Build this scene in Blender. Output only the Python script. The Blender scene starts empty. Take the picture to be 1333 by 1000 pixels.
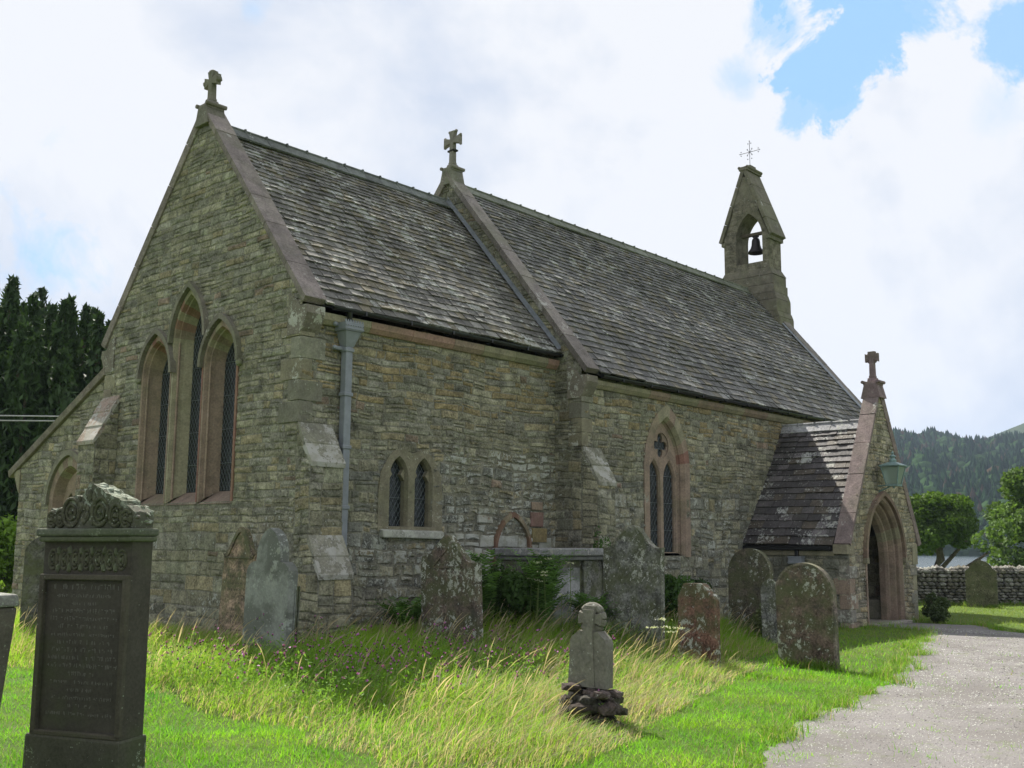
import bpy, bmesh, math, random
import numpy as np
from mathutils import Vector, Matrix
from mathutils.geometry import tessellate_polygon
R = math.radians
scene = bpy.context.scene
COL = scene.collection
rng = random.Random(7)
nrg = np.random.default_rng(11)

# ------------------------------------------------------------------ camera
YAW, PITCH, ROLL = R(41.961), R(8.497), R(.432)
fw = Vector((math.cos(YAW)*math.cos(PITCH), math.sin(YAW)*math.cos(PITCH), math.sin(PITCH)))
rt0 = Vector((math.sin(YAW), -math.cos(YAW), 0))
up0 = rt0.cross(fw)
rt = rt0*math.cos(ROLL)+up0*math.sin(ROLL)
up = up0*math.cos(ROLL)-rt0*math.sin(ROLL)
CAM = Vector((-9.219, -12.491, 1.732))
cd = bpy.data.cameras.new('camera'); cam = bpy.data.objects.new('camera', cd); COL.objects.link(cam)
cd.sensor_width = 36; cd.lens = 36*1362.7/1333; cd.clip_start = .1; cd.clip_end = 8000
m = Matrix((rt, up, -fw)).transposed().to_4x4(); m.translation = CAM
cam.matrix_world = m
scene.camera = cam

# ------------------------------------------------------------------ light
SUN_DIR = Vector((.25, .815, 1.0)).normalized()
sun_el = math.asin(SUN_DIR.z)
sd = bpy.data.lights.new('sun', 'SUN'); so = bpy.data.objects.new('sun', sd); COL.objects.link(so)
sd.energy = 5.0; sd.angle = R(.5); sd.color = (1, .95, .86)
so.rotation_euler = SUN_DIR.to_track_quat('Z', 'Y').to_euler()
so.location = (20, 30, 40)

w = bpy.data.worlds.new('World'); scene.world = w; w.use_nodes = True
nt = w.node_tree; N = nt.nodes; L = nt.links; N.clear()
out = N.new('ShaderNodeOutputWorld'); bg = N.new('ShaderNodeBackground')
sky = N.new('ShaderNodeTexSky'); sky.sky_type = 'NISHITA'; sky.sun_disc = False
sky.sun_elevation = sun_el; sky.sun_rotation = math.atan2(SUN_DIR.x, SUN_DIR.y); sky.air_density = 1.2; sky.dust_density = .6
tc = N.new('ShaderNodeTexCoord')
def nz(scale, detail, rough, vec, dist=0):
    n = N.new('ShaderNodeTexNoise'); n.inputs['Scale'].default_value = scale; n.inputs['Detail'].default_value = detail
    n.inputs['Roughness'].default_value = rough; n.inputs['Distortion'].default_value = dist; L.new(vec, n.inputs['Vector']); return n
def wmath(op, a, b=None, c=None, clamp=False):
    n = N.new('ShaderNodeMath'); n.operation = op; n.use_clamp = clamp
    for i, q in enumerate((a, b, c)):
        if q is None: continue
        if isinstance(q, (int, float)): n.inputs[i].default_value = q
        else: L.new(q, n.inputs[i])
    return n.outputs[0]
nb = nz(3.2, 9, .62, tc.outputs['Generated'], .3)
edge = nz(13, 9, .68, tc.outputs['Generated'], .4)
# gaps in the cloud: direction, angular size, softness
def gap(d, size, soft, strength):
    d = Vector(d).normalized()
    vm = N.new('ShaderNodeVectorMath'); vm.operation = 'DISTANCE'
    L.new(tc.outputs['Generated'], vm.inputs[0]); vm.inputs[1].default_value = d
    r = wmath('ADD', vm.outputs['Value'], wmath('MULTIPLY', wmath('SUBTRACT', edge.outputs['Fac'], .5), size*4.6))
    r = wmath('ADD', r, wmath('MULTIPLY', wmath('SUBTRACT', nb.outputs['Fac'], .5), size*3.5))
    g = wmath('DIVIDE', wmath('SUBTRACT', size, r), soft, clamp=True)
    return wmath('MULTIPLY', g, strength)
GAPS = [((.8306, .3736, .4130), .046, .014, .95), ((.8316, .4014, .3839), .026, .012, .85), ((.8449, .3767, .3798), .030, .010, .9), ((.8206, .3472, .454), .062, .02, .95),
        ((.8408, .3023, .4491), .036, .02, .9), ((.7979, .4004, .4506), .030, .02, .7), ((.7974, .4429, .4099), .018, .02, .5), ((.8791, .2301, .4175), .034, .02, .9),
        ((.8957, .2628, .3588), .030, .04, .3), ((.4855, .7443, .4586), .015, .02, .5), ((.3809, .8948, .2328), .06, .05, .7), ((.36, .90, .21), .08, .06, .5)]
gs = None
for g in GAPS:
    o = gap(*g); gs = o if gs is None else wmath('MAXIMUM', gs, o)
rest = wmath('MULTIPLY', wmath('SUBTRACT', nb.outputs['Fac'], .64), 6, clamp=True)
blue = wmath('MAXIMUM', gs, wmath('MULTIPLY', rest, .35), clamp=True)
grey = nz(3.4, 7, .58, tc.outputs['Generated'], .2)
gr = N.new('ShaderNodeValToRGB'); gr.color_ramp.elements[0].position = .5; gr.color_ramp.elements[1].position = .66
gr.color_ramp.elements[0].color = (5.6, 5.7, 5.95, 1); gr.color_ramp.elements[1].color = (3.9, 4.35, 5.2, 1)
L.new(grey.outputs['Fac'], gr.inputs['Fac'])
bl = N.new('ShaderNodeMix'); bl.data_type = 'RGBA'
L.new(blue, bl.inputs['Factor']); L.new(gr.outputs['Color'], bl.inputs['A'])
sk = N.new('ShaderNodeVectorMath'); sk.operation = 'MULTIPLY'; L.new(sky.outputs['Color'], sk.inputs[0]); sk.inputs[1].default_value = (.10, .16, .20)
sk2 = N.new('ShaderNodeVectorMath'); sk2.operation = 'ADD'; L.new(sk.outputs[0], sk2.inputs[0]); sk2.inputs[1].default_value = (1.8, 3.3, 5.1)
L.new(sk2.outputs[0], bl.inputs['B'])
L.new(bl.outputs['Result'], bg.inputs['Color']); bg.inputs['Strength'].default_value = .083
L.new(bg.outputs[0], out.inputs[0])
scene.view_settings.view_transform = 'Standard'; scene.view_settings.look = 'None'
scene.view_settings.exposure = 1.0; scene.view_settings.gamma = 1
scene.cycles.max_bounces = 6; scene.cycles.transparent_max_bounces = 8

# ------------------------------------------------------------------ helpers
def sstep(a, b, x):
    t = np.clip((x-a)/(b-a), 0, 1); return t*t*(3-2*t)
def vn(x, y, s=1.0, seed=0):          # cheap smooth noise
    x = np.asarray(x, float)*s; y = np.asarray(y, float)*s
    return (np.sin(1.7*x+2.3*y+seed)+np.sin(-2.9*x+1.3*y+seed*2.1+1.3)+np.sin(4.1*x+3.7*y+seed*.7+2)*.6+np.sin(6.3*x-5.1*y+seed*1.7)*.4)/3
def H(x, y):
    x = np.asarray(x, float); y = np.asarray(y, float)
    h = .42*np.exp(-((x-3)/5.0)**2)*sstep(-4.2, -.6, y)*(1-sstep(5, 12, y)*.6)
    h = h+.05*sstep(9, 11, x)*sstep(-4, -1, y)*0
    h = h+.02*vn(x, y, .6)*(1-sstep(30, 60, np.hypot(x, y)))
    h = h-4.6*sstep(40, 105, x)
    h = h-.6*sstep(24, 40, x)
    return h
def Hs(x, y): return float(H(x, y))

class MB:
    def __init__(s): s.v = []; s.f = []; s.c = []
    def quad(s, pts, col):
        b = len(s.v); s.v += [tuple(p) for p in pts]; s.f.append(tuple(range(b, b+len(pts)))); s.c.append(col)
    def box(s, lo, hi, col=(1, 1, 1, 0), jit=0, rot=None, piv=None):
        x0, y0, z0 = lo; x1, y1, z1 = hi
        P = [Vector(p) for p in ((x0,y0,z0),(x1,y0,z0),(x1,y1,z0),(x0,y1,z0),(x0,y0,z1),(x1,y0,z1),(x1,y1,z1),(x0,y1,z1))]
        if jit: P = [p+Vector((rng.uniform(-jit,jit), rng.uniform(-jit,jit), rng.uniform(-jit,jit))) for p in P]
        if rot is not None: P = [piv+rot@(p-piv) for p in P]
        s.hexa(P, col)
    def hexa(s, P, col=(1, 1, 1, 0)):
        b = len(s.v); s.v += [tuple(p) for p in P]
        for f in ((0,3,2,1),(4,5,6,7),(0,1,5,4),(1,2,6,5),(2,3,7,6),(3,0,4,7)):
            s.f.append(tuple(b+i for i in f)); s.c.append(col)
    def tube(s, pts, rad, n=8, col=(1,1,1,0), cap=True):
        rads = rad if isinstance(rad, (list, tuple)) else [rad]*len(pts)
        pts = [Vector(p) for p in pts]; b = len(s.v)
        for i, p in enumerate(pts):
            d = (pts[min(i+1, len(pts)-1)]-pts[max(i-1, 0)]).normalized()
            a = Vector((0,0,1)) if abs(d.z) < .9 else Vector((1,0,0))
            e1 = d.cross(a).normalized(); e2 = d.cross(e1)
            for k in range(n):
                t = 2*math.pi*k/n; s.v.append(tuple(p+(e1*math.cos(t)+e2*math.sin(t))*rads[i]))
        for i in range(len(pts)-1):
            for k in range(n):
                s.f.append((b+i*n+k, b+i*n+(k+1)%n, b+(i+1)*n+(k+1)%n, b+(i+1)*n+k)); s.c.append(col)
        if cap:
            s.f.append(tuple(b+k for k in range(n))[::-1]); s.c.append(col)
            s.f.append(tuple(b+(len(pts)-1)*n+k for k in range(n))); s.c.append(col)
    def lathe(s, prof, cx, cy, n=16, col=(1,1,1,0)):
        b = len(s.v)
        for r, z in prof:
            for k in range(n):
                t = 2*math.pi*k/n+math.pi/n; s.v.append((cx+r*math.cos(t), cy+r*math.sin(t), z))
        for i in range(len(prof)-1):
            for k in range(n):
                s.f.append((b+i*n+k, b+i*n+(k+1)%n, b+(i+1)*n+(k+1)%n, b+(i+1)*n+k)); s.c.append(col)
    def ico(s, c, r, col, sub=1, jit=.15, sc=(1,1,1), rotz=0.0):
        bm = bmesh.new(); bmesh.ops.create_icosphere(bm, subdivisions=sub, radius=1)
        b = len(s.v); q = rng.random()*9
        cr, sr = math.cos(rotz), math.sin(rotz)
        for v in bm.verts:
            k = r*(1+rng.uniform(-jit, jit)); x, y, z = v.co.x*k*sc[0], v.co.y*k*sc[1], v.co.z*k*sc[2]
            s.v.append((c[0]+x*cr-y*sr, c[1]+x*sr+y*cr, c[2]+z))
        for f in bm.faces:
            s.f.append(tuple(b+v.index for v in f.verts)); s.c.append(col)
        bm.free()
    def build(s, name, mat, parent=None, smooth=False, bevel=0, weld=False):
        me = bpy.data.meshes.new(name); me.from_pydata(s.v, [], s.f); me.update()
        ca = me.color_attributes.new('Col', 'FLOAT_COLOR', 'CORNER')
        arr = np.empty((len(me.loops), 4), np.float32); i = 0
        cnt = np.array([len(f) for f in s.f]); cc = np.array([tuple(c) if len(c) == 4 else tuple(c)+(0,) for c in s.c], np.float32)
        arr[:] = np.repeat(cc, cnt, axis=0)
        ca.data.foreach_set('color', arr.ravel())
        if smooth: me.polygons.foreach_set('use_smooth', [True]*len(me.polygons))
        me.materials.append(mat)
        o = bpy.data.objects.new(name, me); COL.objects.link(o)
        if parent: o.parent = parent
        if weld:
            wd = o.modifiers.new('w', 'WELD'); wd.merge_threshold = .0008
        if bevel:
            bv = o.modifiers.new('b', 'BEVEL'); bv.width = bevel; bv.segments = 2; bv.limit_method = 'ANGLE'; bv.angle_limit = R(35)
        return o
def np_mesh(name, V, F, C, mat, parent=None, smooth=False):
    """V (n,3), F (m,k) same size, C (n,4) per vertex"""
    me = bpy.data.meshes.new(name)
    F = np.asarray(F, np.int32); m_, k = F.shape
    me.vertices.add(len(V)); me.vertices.foreach_set('co', np.asarray(V, np.float32).ravel())
    me.loops.add(m_*k); me.loops.foreach_set('vertex_index', F.ravel())
    me.polygons.add(m_); me.polygons.foreach_set('loop_start', np.arange(0, m_*k, k, dtype=np.int32))
    me.update(calc_edges=True)
    ca = me.color_attributes.new('Col', 'FLOAT_COLOR', 'POINT'); ca.data.foreach_set('color', np.asarray(C, np.float32).ravel())
    if smooth: me.polygons.foreach_set('use_smooth', np.ones(m_, bool))
    me.materials.append(mat)
    o = bpy.data.objects.new(name, me); COL.objects.link(o)
    if parent: o.parent = parent
    return o
def tag(o, label=None, cat=None, group=None, kind=None):
    if label: o['label'] = label
    if cat: o['category'] = cat
    if group: o['group'] = group
    if kind: o['kind'] = kind
    return o
def empty(name, loc=(0,0,0), rot=(0,0,0)):
    o = bpy.data.objects.new(name, None); COL.objects.link(o); o.location = loc; o.rotation_euler = rot; o.empty_display_size = .3; return o

# ------------------------------------------------------------------ materials
def newmat(name):
    m = bpy.data.materials.new(name); m.use_nodes = True; nt = m.node_tree; nt.nodes.clear()
    o = nt.nodes.new('ShaderNodeOutputMaterial'); p = nt.nodes.new('ShaderNodeBsdfPrincipled')
    nt.links.new(p.outputs[0], o.inputs[0]); return m, nt, p, o
class G:
    def __init__(s, nt): s.nt = nt; s.N = nt.nodes; s.L = nt.links
    def put(s, sock, v):
        if hasattr(v, 'links') or isinstance(v, bpy.types.NodeSocket): s.L.new(v, sock)
        else: sock.default_value = v
    def math(s, op, a, b=0.0, clamp=False):
        n = s.N.new('ShaderNodeMath'); n.operation = op; n.use_clamp = clamp; s.put(n.inputs[0], a); s.put(n.inputs[1], b); return n.outputs[0]
    def obj(s): return s.N.new('ShaderNodeTexCoord').outputs['Object']
    def noise(s, scale, detail=5, rough=.6, vec=None, dist=0):
        n = s.N.new('ShaderNodeTexNoise'); n.inputs['Scale'].default_value = scale; n.inputs['Detail'].default_value = detail
        n.inputs['Roughness'].default_value = rough; n.inputs['Distortion'].default_value = dist
        if vec is None: vec = s.obj()
        s.L.new(vec, n.inputs['Vector']); return n.outputs['Fac']
    def vor(s, scale, vec=None, feature='F1', rnd=1):
        n = s.N.new('ShaderNodeTexVoronoi'); n.feature = feature; n.inputs['Scale'].default_value = scale; n.inputs['Randomness'].default_value = rnd
        s.L.new(vec if vec is not None else s.obj(), n.inputs['Vector']); return n
    def mix(s, f, a, b, mode='MIX'):
        n = s.N.new('ShaderNodeMix'); n.data_type = 'RGBA'; n.blend_type = mode
        s.put(n.inputs['Factor'], f)
        for k, q in (('A', a), ('B', b)): s.put(n.inputs[k], q if not isinstance(q, tuple) or len(q) == 4 else q+(1,))
        return n.outputs['Result']
    def thr(s, v, lo, hi):
        n = s.N.new('ShaderNodeMapRange'); n.clamp = True
        s.put(n.inputs['Value'], v); s.put(n.inputs['From Min'], lo); s.put(n.inputs['From Max'], hi); return n.outputs['Result']
    def attr(s): n = s.N.new('ShaderNodeAttribute'); n.attribute_name = 'Col'; return n
    def bump(s, h, dist, strength=1.0, nrm=None):
        n = s.N.new('ShaderNodeBump'); n.inputs['Distance'].default_value = dist; n.inputs['Strength'].default_value = strength
        s.L.new(h, n.inputs['Height'])
        if nrm is not None: s.L.new(nrm, n.inputs['Normal'])
        return n.outputs[0]
def stone_mat(name, tint=(1,1,1), attr=True, base=(.3,.28,.2), lich=.5, lichcol=(.50,.51,.46), algae=.4, algcol=(.13,.16,.06), rough=.9, bump=.012, fine=60, var=.5, liscale=9, dark=.3, alg=(.48,.68), algs=1.1):
    m, nt, p, o = newmat(name); g = G(nt)
    vec = g.obj()
    a = g.attr()
    c = a.outputs['Color'] if attr else (*base, 1)
    if attr: c = g.mix(1.0, c, tint, 'MULTIPLY')
    n1 = g.noise(4.5, 6, .6, vec); n2 = g.noise(fine*.5, 5, .65, vec); n3 = g.noise(algs, 5, .6, vec)
    f = g.math('MULTIPLY', g.math('SUBTRACT', n1, .5), var*3.2); f = g.math('ADD', f, g.math('MULTIPLY', g.math('SUBTRACT', n2, .5), var*3.6)); f = g.math('MAXIMUM', f, -.6); f = g.math('ADD', f, 1.0)
    cm = nt.nodes.new('ShaderNodeVectorMath'); cm.operation = 'SCALE'
    g.put(cm.inputs[0], c if not isinstance(c, tuple) else c[:3]); g.put(cm.inputs['Scale'], f)
    c = cm.outputs[0]
    c = g.mix(g.math('MULTIPLY', g.thr(n3, *alg), algae), c, algcol)
    st = g.noise(2.6, 7, .7, vec, .6)
    c = g.mix(g.math('MULTIPLY', g.thr(st, .53, .64), dark), c, (.05,.05,.04))
    # lichen crusts: round-edged pale patches with fine broken rims
    l1 = g.noise(liscale, 8, .72, vec, .35)
    l0 = g.noise(1.7, 4, .6, vec)
    am = g.math('ADD', g.math('MULTIPLY', a.outputs['Alpha'], .225) if attr else lich*.225, g.math('MULTIPLY', g.math('SUBTRACT', l0, .5), .55))
    l1 = g.math('ADD', g.math('MULTIPLY', l1, .7), g.math('MULTIPLY', g.noise(liscale*3.3, 6, .7, vec), .3))
    th = g.math('SUBTRACT', .71, am)
    lm = g.thr(l1, th, g.math('ADD', th, .03))
    v = g.vor(fine*.38, vec); sc_ = nt.nodes.new('ShaderNodeSeparateColor'); nt.links.new(v.outputs['Color'], sc_.inputs[0])
    # round crust spots of random size, thick where the lichen amount is high
    amt = g.math('ADD', g.math('MULTIPLY', a.outputs['Alpha'], .55) if attr else lich*.55, g.math('MULTIPLY', g.math('SUBTRACT', g.noise(3.1, 4, .6, vec), .5), 2.2))
    rad = g.math('MULTIPLY', g.math('SUBTRACT', g.math('ADD', amt, .12), sc_.outputs[0]), .55)
    vd = g.math('ADD', v.outputs['Distance'], g.math('MULTIPLY', g.math('SUBTRACT', n2, .5), .5))
    vv = g.thr(g.math('SUBTRACT', g.math('MINIMUM', rad, .42), vd), -.02, .04)
    lm = g.math('MAXIMUM', lm, g.math('MULTIPLY', vv, .75))
    lcol = g.mix(g.thr(n1, .45, .6), lichcol, tuple(q*.75 for q in lichcol[:2])+(lichcol[2]*.68,))
    c = g.mix(g.math('MULTIPLY', lm, .82), c, lcol)
    g.put(p.inputs['Base Color'], c); p.inputs['Roughness'].default_value = rough; p.inputs['Specular IOR Level'].default_value = .25
    hh = g.math('ADD', g.noise(fine, 6, .7, vec), g.math('MULTIPLY', g.noise(13, 5, .6, vec), 1.6)); hh = g.math('ADD', hh, g.math('MULTIPLY', lm, .25))
    nt.links.new(g.bump(hh, bump), p.inputs['Normal'])
    return m
M = {}
M['wall'] = stone_mat('rubble_masonry', lich=.5, bump=.022, algae=.3, algcol=(.14,.145,.075), liscale=11, dark=.42, var=.7)
M['wall'].node_tree.nodes['Principled BSDF'].inputs['Roughness'].default_value = .95
M['dress'] = stone_mat('dressed_sandstone', lich=.2, bump=.006, algae=.3, var=.35, dark=.25)
M['slate'] = stone_mat('roof_slate', lichcol=(.42,.43,.40), algae=.12, algcol=(.09,.10,.05), rough=.62, bump=.005, fine=45, liscale=13, var=.5, dark=.1)
M['slate'].node_tree.nodes['Principled BSDF'].inputs['Specular IOR Level'].default_value = .2
M['coping'] = stone_mat('coping_sandstone', lich=.3, lichcol=(.42,.41,.38), algae=.25, bump=.008, var=.4, liscale=6, dark=.3)
M['grey_hs'] = stone_mat('mossy_headstone', lich=.4, algae=.8, algcol=(.095,.105,.05), bump=.009, var=1.1, liscale=14, dark=.8, alg=(.40,.58), algs=3.3)
def simple(name, col, rough=.5, metal=0, bump=0, nscale=20, var=.2, spec=.5):
    m, nt, p, o = newmat(name); g = G(nt); vec = g.obj()
    n = g.noise(nscale, 5, .6, vec)
    c = g.mix(g.thr(n, .3, .7), tuple(q*(1-var) for q in col), tuple(min(1, q*(1+var)) for q in col))
    g.put(p.inputs['Base Color'], c); p.inputs['Roughness'].default_value = rough; p.inputs['Metallic'].default_value = metal; p.inputs['Specular IOR Level'].default_value = spec
    if bump: nt.links.new(g.bump(g.noise(nscale*3, 5, .6, vec), bump), p.inputs['Normal'])
    return m
M['iron_black'] = simple('black_gutter_paint', (.012,.013,.014), .35)
M['lead'] = simple('lead_flashing', (.20,.215,.235), .55, .2, .003, 8)
M['pipe'] = simple('grey_blue_pipe_paint', (.20,.217,.24), .5, 0, .001, 9, .15)
M['bronze'] = simple('dark_bell_bronze', (.03,.025,.028), .5, .6)
M['wood'] = simple('weathered_oak', (.09,.07,.05), .8, 0, .004, 14, .3)
M['doorwood'] = simple('dark_door_boards', (.035,.022,.016), .6, 0, .003, 10, .3)
M['glass'] = simple('dark_leaded_glass', (.012,.016,.02), .1, 0, .012, 5, .5)
M['came'] = simple('lead_cames', (.12,.14,.14), .5, .2, 0, 30)
M['lampmetal'] = simple('verdigris_lantern_metal', (.17,.25,.24), .5, .2, .001, 14, .2)
m_, nt_, p_, o_ = newmat('lantern_glass'); p_.inputs['Base Color'].default_value = (.33,.42,.36,1); p_.inputs['Roughness'].default_value = .3; p_.inputs['Transmission Weight'].default_value = .45; p_.inputs['IOR'].default_value = 1.3
M['lampglass'] = m_
M['cable'] = simple('power_cable', (.35,.35,.36), .5)
def foliage_mat(name, trans=.35, rough=.6, tcol=(1.15,1.25,.55)):
    m, nt, p, o = newmat(name); g = G(nt); a = g.attr()
    g.put(p.inputs['Base Color'], a.outputs['Color']); p.inputs['Roughness'].default_value = rough; p.inputs['Specular IOR Level'].default_value = .3
    t = nt.nodes.new('ShaderNodeBsdfTranslucent'); g.put(t.inputs['Color'], g.mix(1.0, a.outputs['Color'], tcol, 'MULTIPLY'))
    mx = nt.nodes.new('ShaderNodeMixShader'); mx.inputs[0].default_value = trans
    nt.links.new(p.outputs[0], mx.inputs[1]); nt.links.new(t.outputs[0], mx.inputs[2]); nt.links.new(mx.outputs[0], o.inputs[0]); return m
M['grass'] = foliage_mat('grass_blade', .5, .6, (1.25,1.3,.75))
M['leaf'] = foliage_mat('leaf', .35, .75)
M['needle'] = foliage_mat('conifer_needle', .15, .7, (1.1,1.1,.6))
M['bark'] = stone_mat('bark', attr=False, base=(.10,.08,.06), lich=.1, algae=.4, bump=.03, fine=25)
M['purple'] = foliage_mat('knapweed_flower', .2)

# ------------------------------------------------------------------ ground
def ground_mat():
    m, nt, p, o = newmat('churchyard_turf'); g = G(nt); vec = g.obj()
    n1 = g.noise(.35, 5, .6, vec); n2 = g.noise(2.2, 6, .65, vec); n3 = g.noise(35, 6, .75, vec)
    c = g.mix(g.thr(n2, .35, .65), (.085,.155,.022), (.14,.20,.035))
    c = g.mix(g.math('MULTIPLY', g.thr(n1, .5, .72), .5), c, (.19,.21,.06))
    c = g.mix(g.math('MULTIPLY', g.thr(n3, .45, .75), .55), c, (.045,.085,.014))
    g.put(p.inputs['Base Color'], c); p.inputs['Roughness'].default_value = .85; p.inputs['Specular IOR Level'].default_value = .15
    nt.links.new(g.bump(g.noise(60, 6, .75, vec), .05), p.inputs['Normal']); return m
M['turf'] = ground_mat()
def grid(xs, ys, zf):
    X, Y = np.meshgrid(xs, ys, indexing='ij'); Z = zf(X, Y); V = np.stack([X, Y, Z], -1).reshape(-1, 3)
    nx, ny = X.shape; i = np.arange(nx-1)[:, None]*ny+np.arange(ny-1)[None]; F = np.stack([i, i+ny, i+ny+1, i+1], -1).reshape(-1, 4); return V, F
xs = np.concatenate([np.linspace(-2500, -60, 12), np.linspace(-50, -14, 10), np.linspace(-12, 30, 140), np.linspace(32, 120, 40), np.linspace(140, 3500, 20)])
ys = np.concatenate([np.linspace(-2500, -60, 12), np.linspace(-50, -16, 10), np.linspace(-14, 14, 95), np.linspace(16, 70, 25), np.linspace(85, 3500, 20)])
V, F = grid(xs, ys, H)
o = np_mesh('ground', V, F, np.ones((len(V), 4)), M['turf'], smooth=True); tag(o, kind='structure')

# gravel path
PATH = [(-4.2,-9.0),(-2.69,-8.57),(-1.64,-8.26),(-.52,-7.83),(.46,-7.55),(1.73,-7.30),(2.9,-7.18),(4.34,-6.88),(6.2,-6.34),(9.27,-5.35),(11.4,-4.62),(12.3,-4.3),(12.55,-3.1),(14.4,-3.1),(14.5,-4.6),(13.4,-5.6),(13.2,-7.3),(12.2,-9.6),(9.5,-9.2),(6.1,-8.75),(2.6,-9.45),(-.2,-10.2),(-2.4,-10.9),(-5,-12)]
def inpoly(px, py, P):
    px = np.asarray(px); py = np.asarray(py); ins = np.zeros(px.shape, bool); n = len(P)
    for i in range(n):
        x0, y0 = P[i]; x1, y1 = P[(i+1) % n]
        if y0 == y1: continue
        c = ((y0 > py) != (y1 > py)) & (px < (x1-x0)*(py-y0)/(y1-y0)+x0); ins ^= c
    return ins
def pdist(px, py, P):
    px = np.asarray(px, float); py = np.asarray(py, float); d = np.full(px.shape, 1e9); n = len(P)
    for i in range(n):
        x0, y0 = P[i]; x1, y1 = P[(i+1) % n]; dx, dy = x1-x0, y1-y0
        t = np.clip(((px-x0)*dx+(py-y0)*dy)/(dx*dx+dy*dy+1e-12), 0, 1); d = np.minimum(d, np.hypot(px-x0-t*dx, py-y0-t*dy))
    return d
def path_mat():
    m, nt, p, o = newmat('gravel'); g = G(nt); vec = g.obj()
    v = g.vor(55, vec); v2 = g.vor(120, vec)
    c = g.mix(g.thr(g.noise(300, 2, .5, vec), .4, .6), (.105,.10,.095), (.21,.20,.195))
    nn = nt.nodes.new('ShaderNodeSeparateColor'); nt.links.new(v.outputs['Color'], nn.inputs[0])
    c = g.mix(nn.outputs[0], c, (.195,.183,.175)); c = g.mix(g.math('MULTIPLY', nn.outputs[1], .5), c, (.14,.125,.12))
    c = g.mix(g.math('MULTIPLY', g.thr(g.noise(2.4, 8, .75, vec), .55, .62), .55), c, (.11,.14,.045))
    c = g.mix(g.math('MULTIPLY', g.thr(g.noise(.8, 6, .65, vec), .42, .60), .6), c, (.10,.09,.08))
    g.put(p.inputs['Base Color'], c); p.inputs['Roughness'].default_value = .9
    h = g.math('ADD', g.math('MULTIPLY', v.outputs['Distance'], -1), g.math('MULTIPLY', v2.outputs['Distance'], -.5))
    nt.links.new(g.bump(h, .006), p.inputs['Normal']); return m
M['gravel'] = path_mat()
gx, gy = np.meshgrid(np.arange(-6, 16, .09), np.arange(-12, -2.9, .09), indexing='ij')
mask = inpoly(gx+.045, gy+.045, PATH)
def pz(x, y):
    d = pdist(x, y, PATH); sd = np.where(inpoly(x, y, PATH), d, -d)+.09*vn(x, y, 3.3)+.05*vn(x, y, 11.3, 3)
    return H(x, y)+.012*np.clip(sd/.06, -1, 1)
mask = mask | (pdist(gx, gy, PATH) < .2)
V, F = grid(np.arange(-6, 16, .09), np.arange(-12, -2.9, .09), pz)
mk = mask[:-1, :-1].reshape(-1); F = F[mk]
used = np.unique(F); rem = np.full(len(V), -1); rem[used] = np.arange(len(used))
o = np_mesh('path', V[used], rem[F], np.ones((len(used), 4)), M['gravel'], smooth=True); tag(o, kind='structure')

pp = np.stack([nrg.uniform(-4, 13, 60000), nrg.uniform(-10.5, -4, 60000)], -1); dcam = np.hypot(pp[:, 0]-CAM.x, pp[:, 1]-CAM.y)
pk = inpoly(pp[:, 0], pp[:, 1], PATH) & (pdist(pp[:, 0], pp[:, 1], PATH) > .12) & (nrg.random(len(pp)) < np.clip(9/dcam, .1, 1)**1.5); pp = pp[pk]; k = len(pp); s_ = nrg.uniform(.005, .011, k)*np.clip(dcam[pk]/9, 1, 1.8)
cc = np.stack([pp[:, 0], pp[:, 1], H(pp[:, 0], pp[:, 1])+.010], -1); VV = []
for dx, dy, dz in ((1,0,0),(0,1,0),(-1,0,0),(0,-1,0),(0,0,.8),(0,0,-.6)):
    VV.append(cc+np.stack([dx*s_*nrg.uniform(.7,1.3,k), dy*s_*nrg.uniform(.7,1.3,k), dz*s_*.8], -1)+nrg.normal(0, .0015, (k, 3)))
V = np.stack(VV, 1).reshape(-1, 3); F = (np.arange(k)[:, None, None]*6+np.array([[0,1,4],[1,2,4],[2,3,4],[3,0,4],[1,0,5],[2,1,5],[3,2,5],[0,3,5]])[None]).reshape(-1, 3)
C = np.ones((k, 6, 4)); C[:, :, :3] = (np.array([.19,.18,.175])*nrg.uniform(.4, 1.5, (k, 1)))[:, None, :]; 
M['pebble'] = stone_mat('pebble', lich=0, algae=0, bump=.001, var=.2, dark=0)
o = np_mesh('gravel_stones', V, F, C.reshape(-1, 4), M['pebble']); tag(o, 'loose grey gravel stones scattered over the path', 'gravel', kind='stuff')

# ------------------------------------------------------------------ wall builders
class Fr:
    def __init__(s, o, u, n):
        s.o = Vector((o[0], o[1], 0)); s.u = Vector((u[0], u[1], 0)); s.n = Vector((n[0], n[1], 0))
        s.flip = s.u.cross(Vector((0,0,1))).dot(s.n) < 0
    def p(s, a, z, d=0): q = s.o+s.u*a+s.n*d; return (q.x, q.y, z)
    def face(s, mb, pts, col):
        if s.flip: pts = pts[::-1]
        mb.quad(pts, col)
def poly_spans(P, z):
    xs = []
    n = len(P)
    for i in range(n):
        (a0, z0), (a1, z1) = P[i], P[(i+1) % n]
        if (z0 > z) != (z1 > z): xs.append(a0+(a1-a0)*(z-z0)/(z1-z0))
    xs.sort(); return [(xs[i], xs[i+1]) for i in range(0, len(xs)-1, 2)]
def spans(P, holes, z):
    S = poly_spans(P, z)
    for h in holes:
        for c, d in poly_spans(h, z):
            T = []
            for a, b in S:
                if d <= a or c >= b: T.append((a, b)); continue
                if c-a > .01: T.append((a, c))
                if b-d > .01: T.append((d, b))
            S = T
    return S
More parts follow.
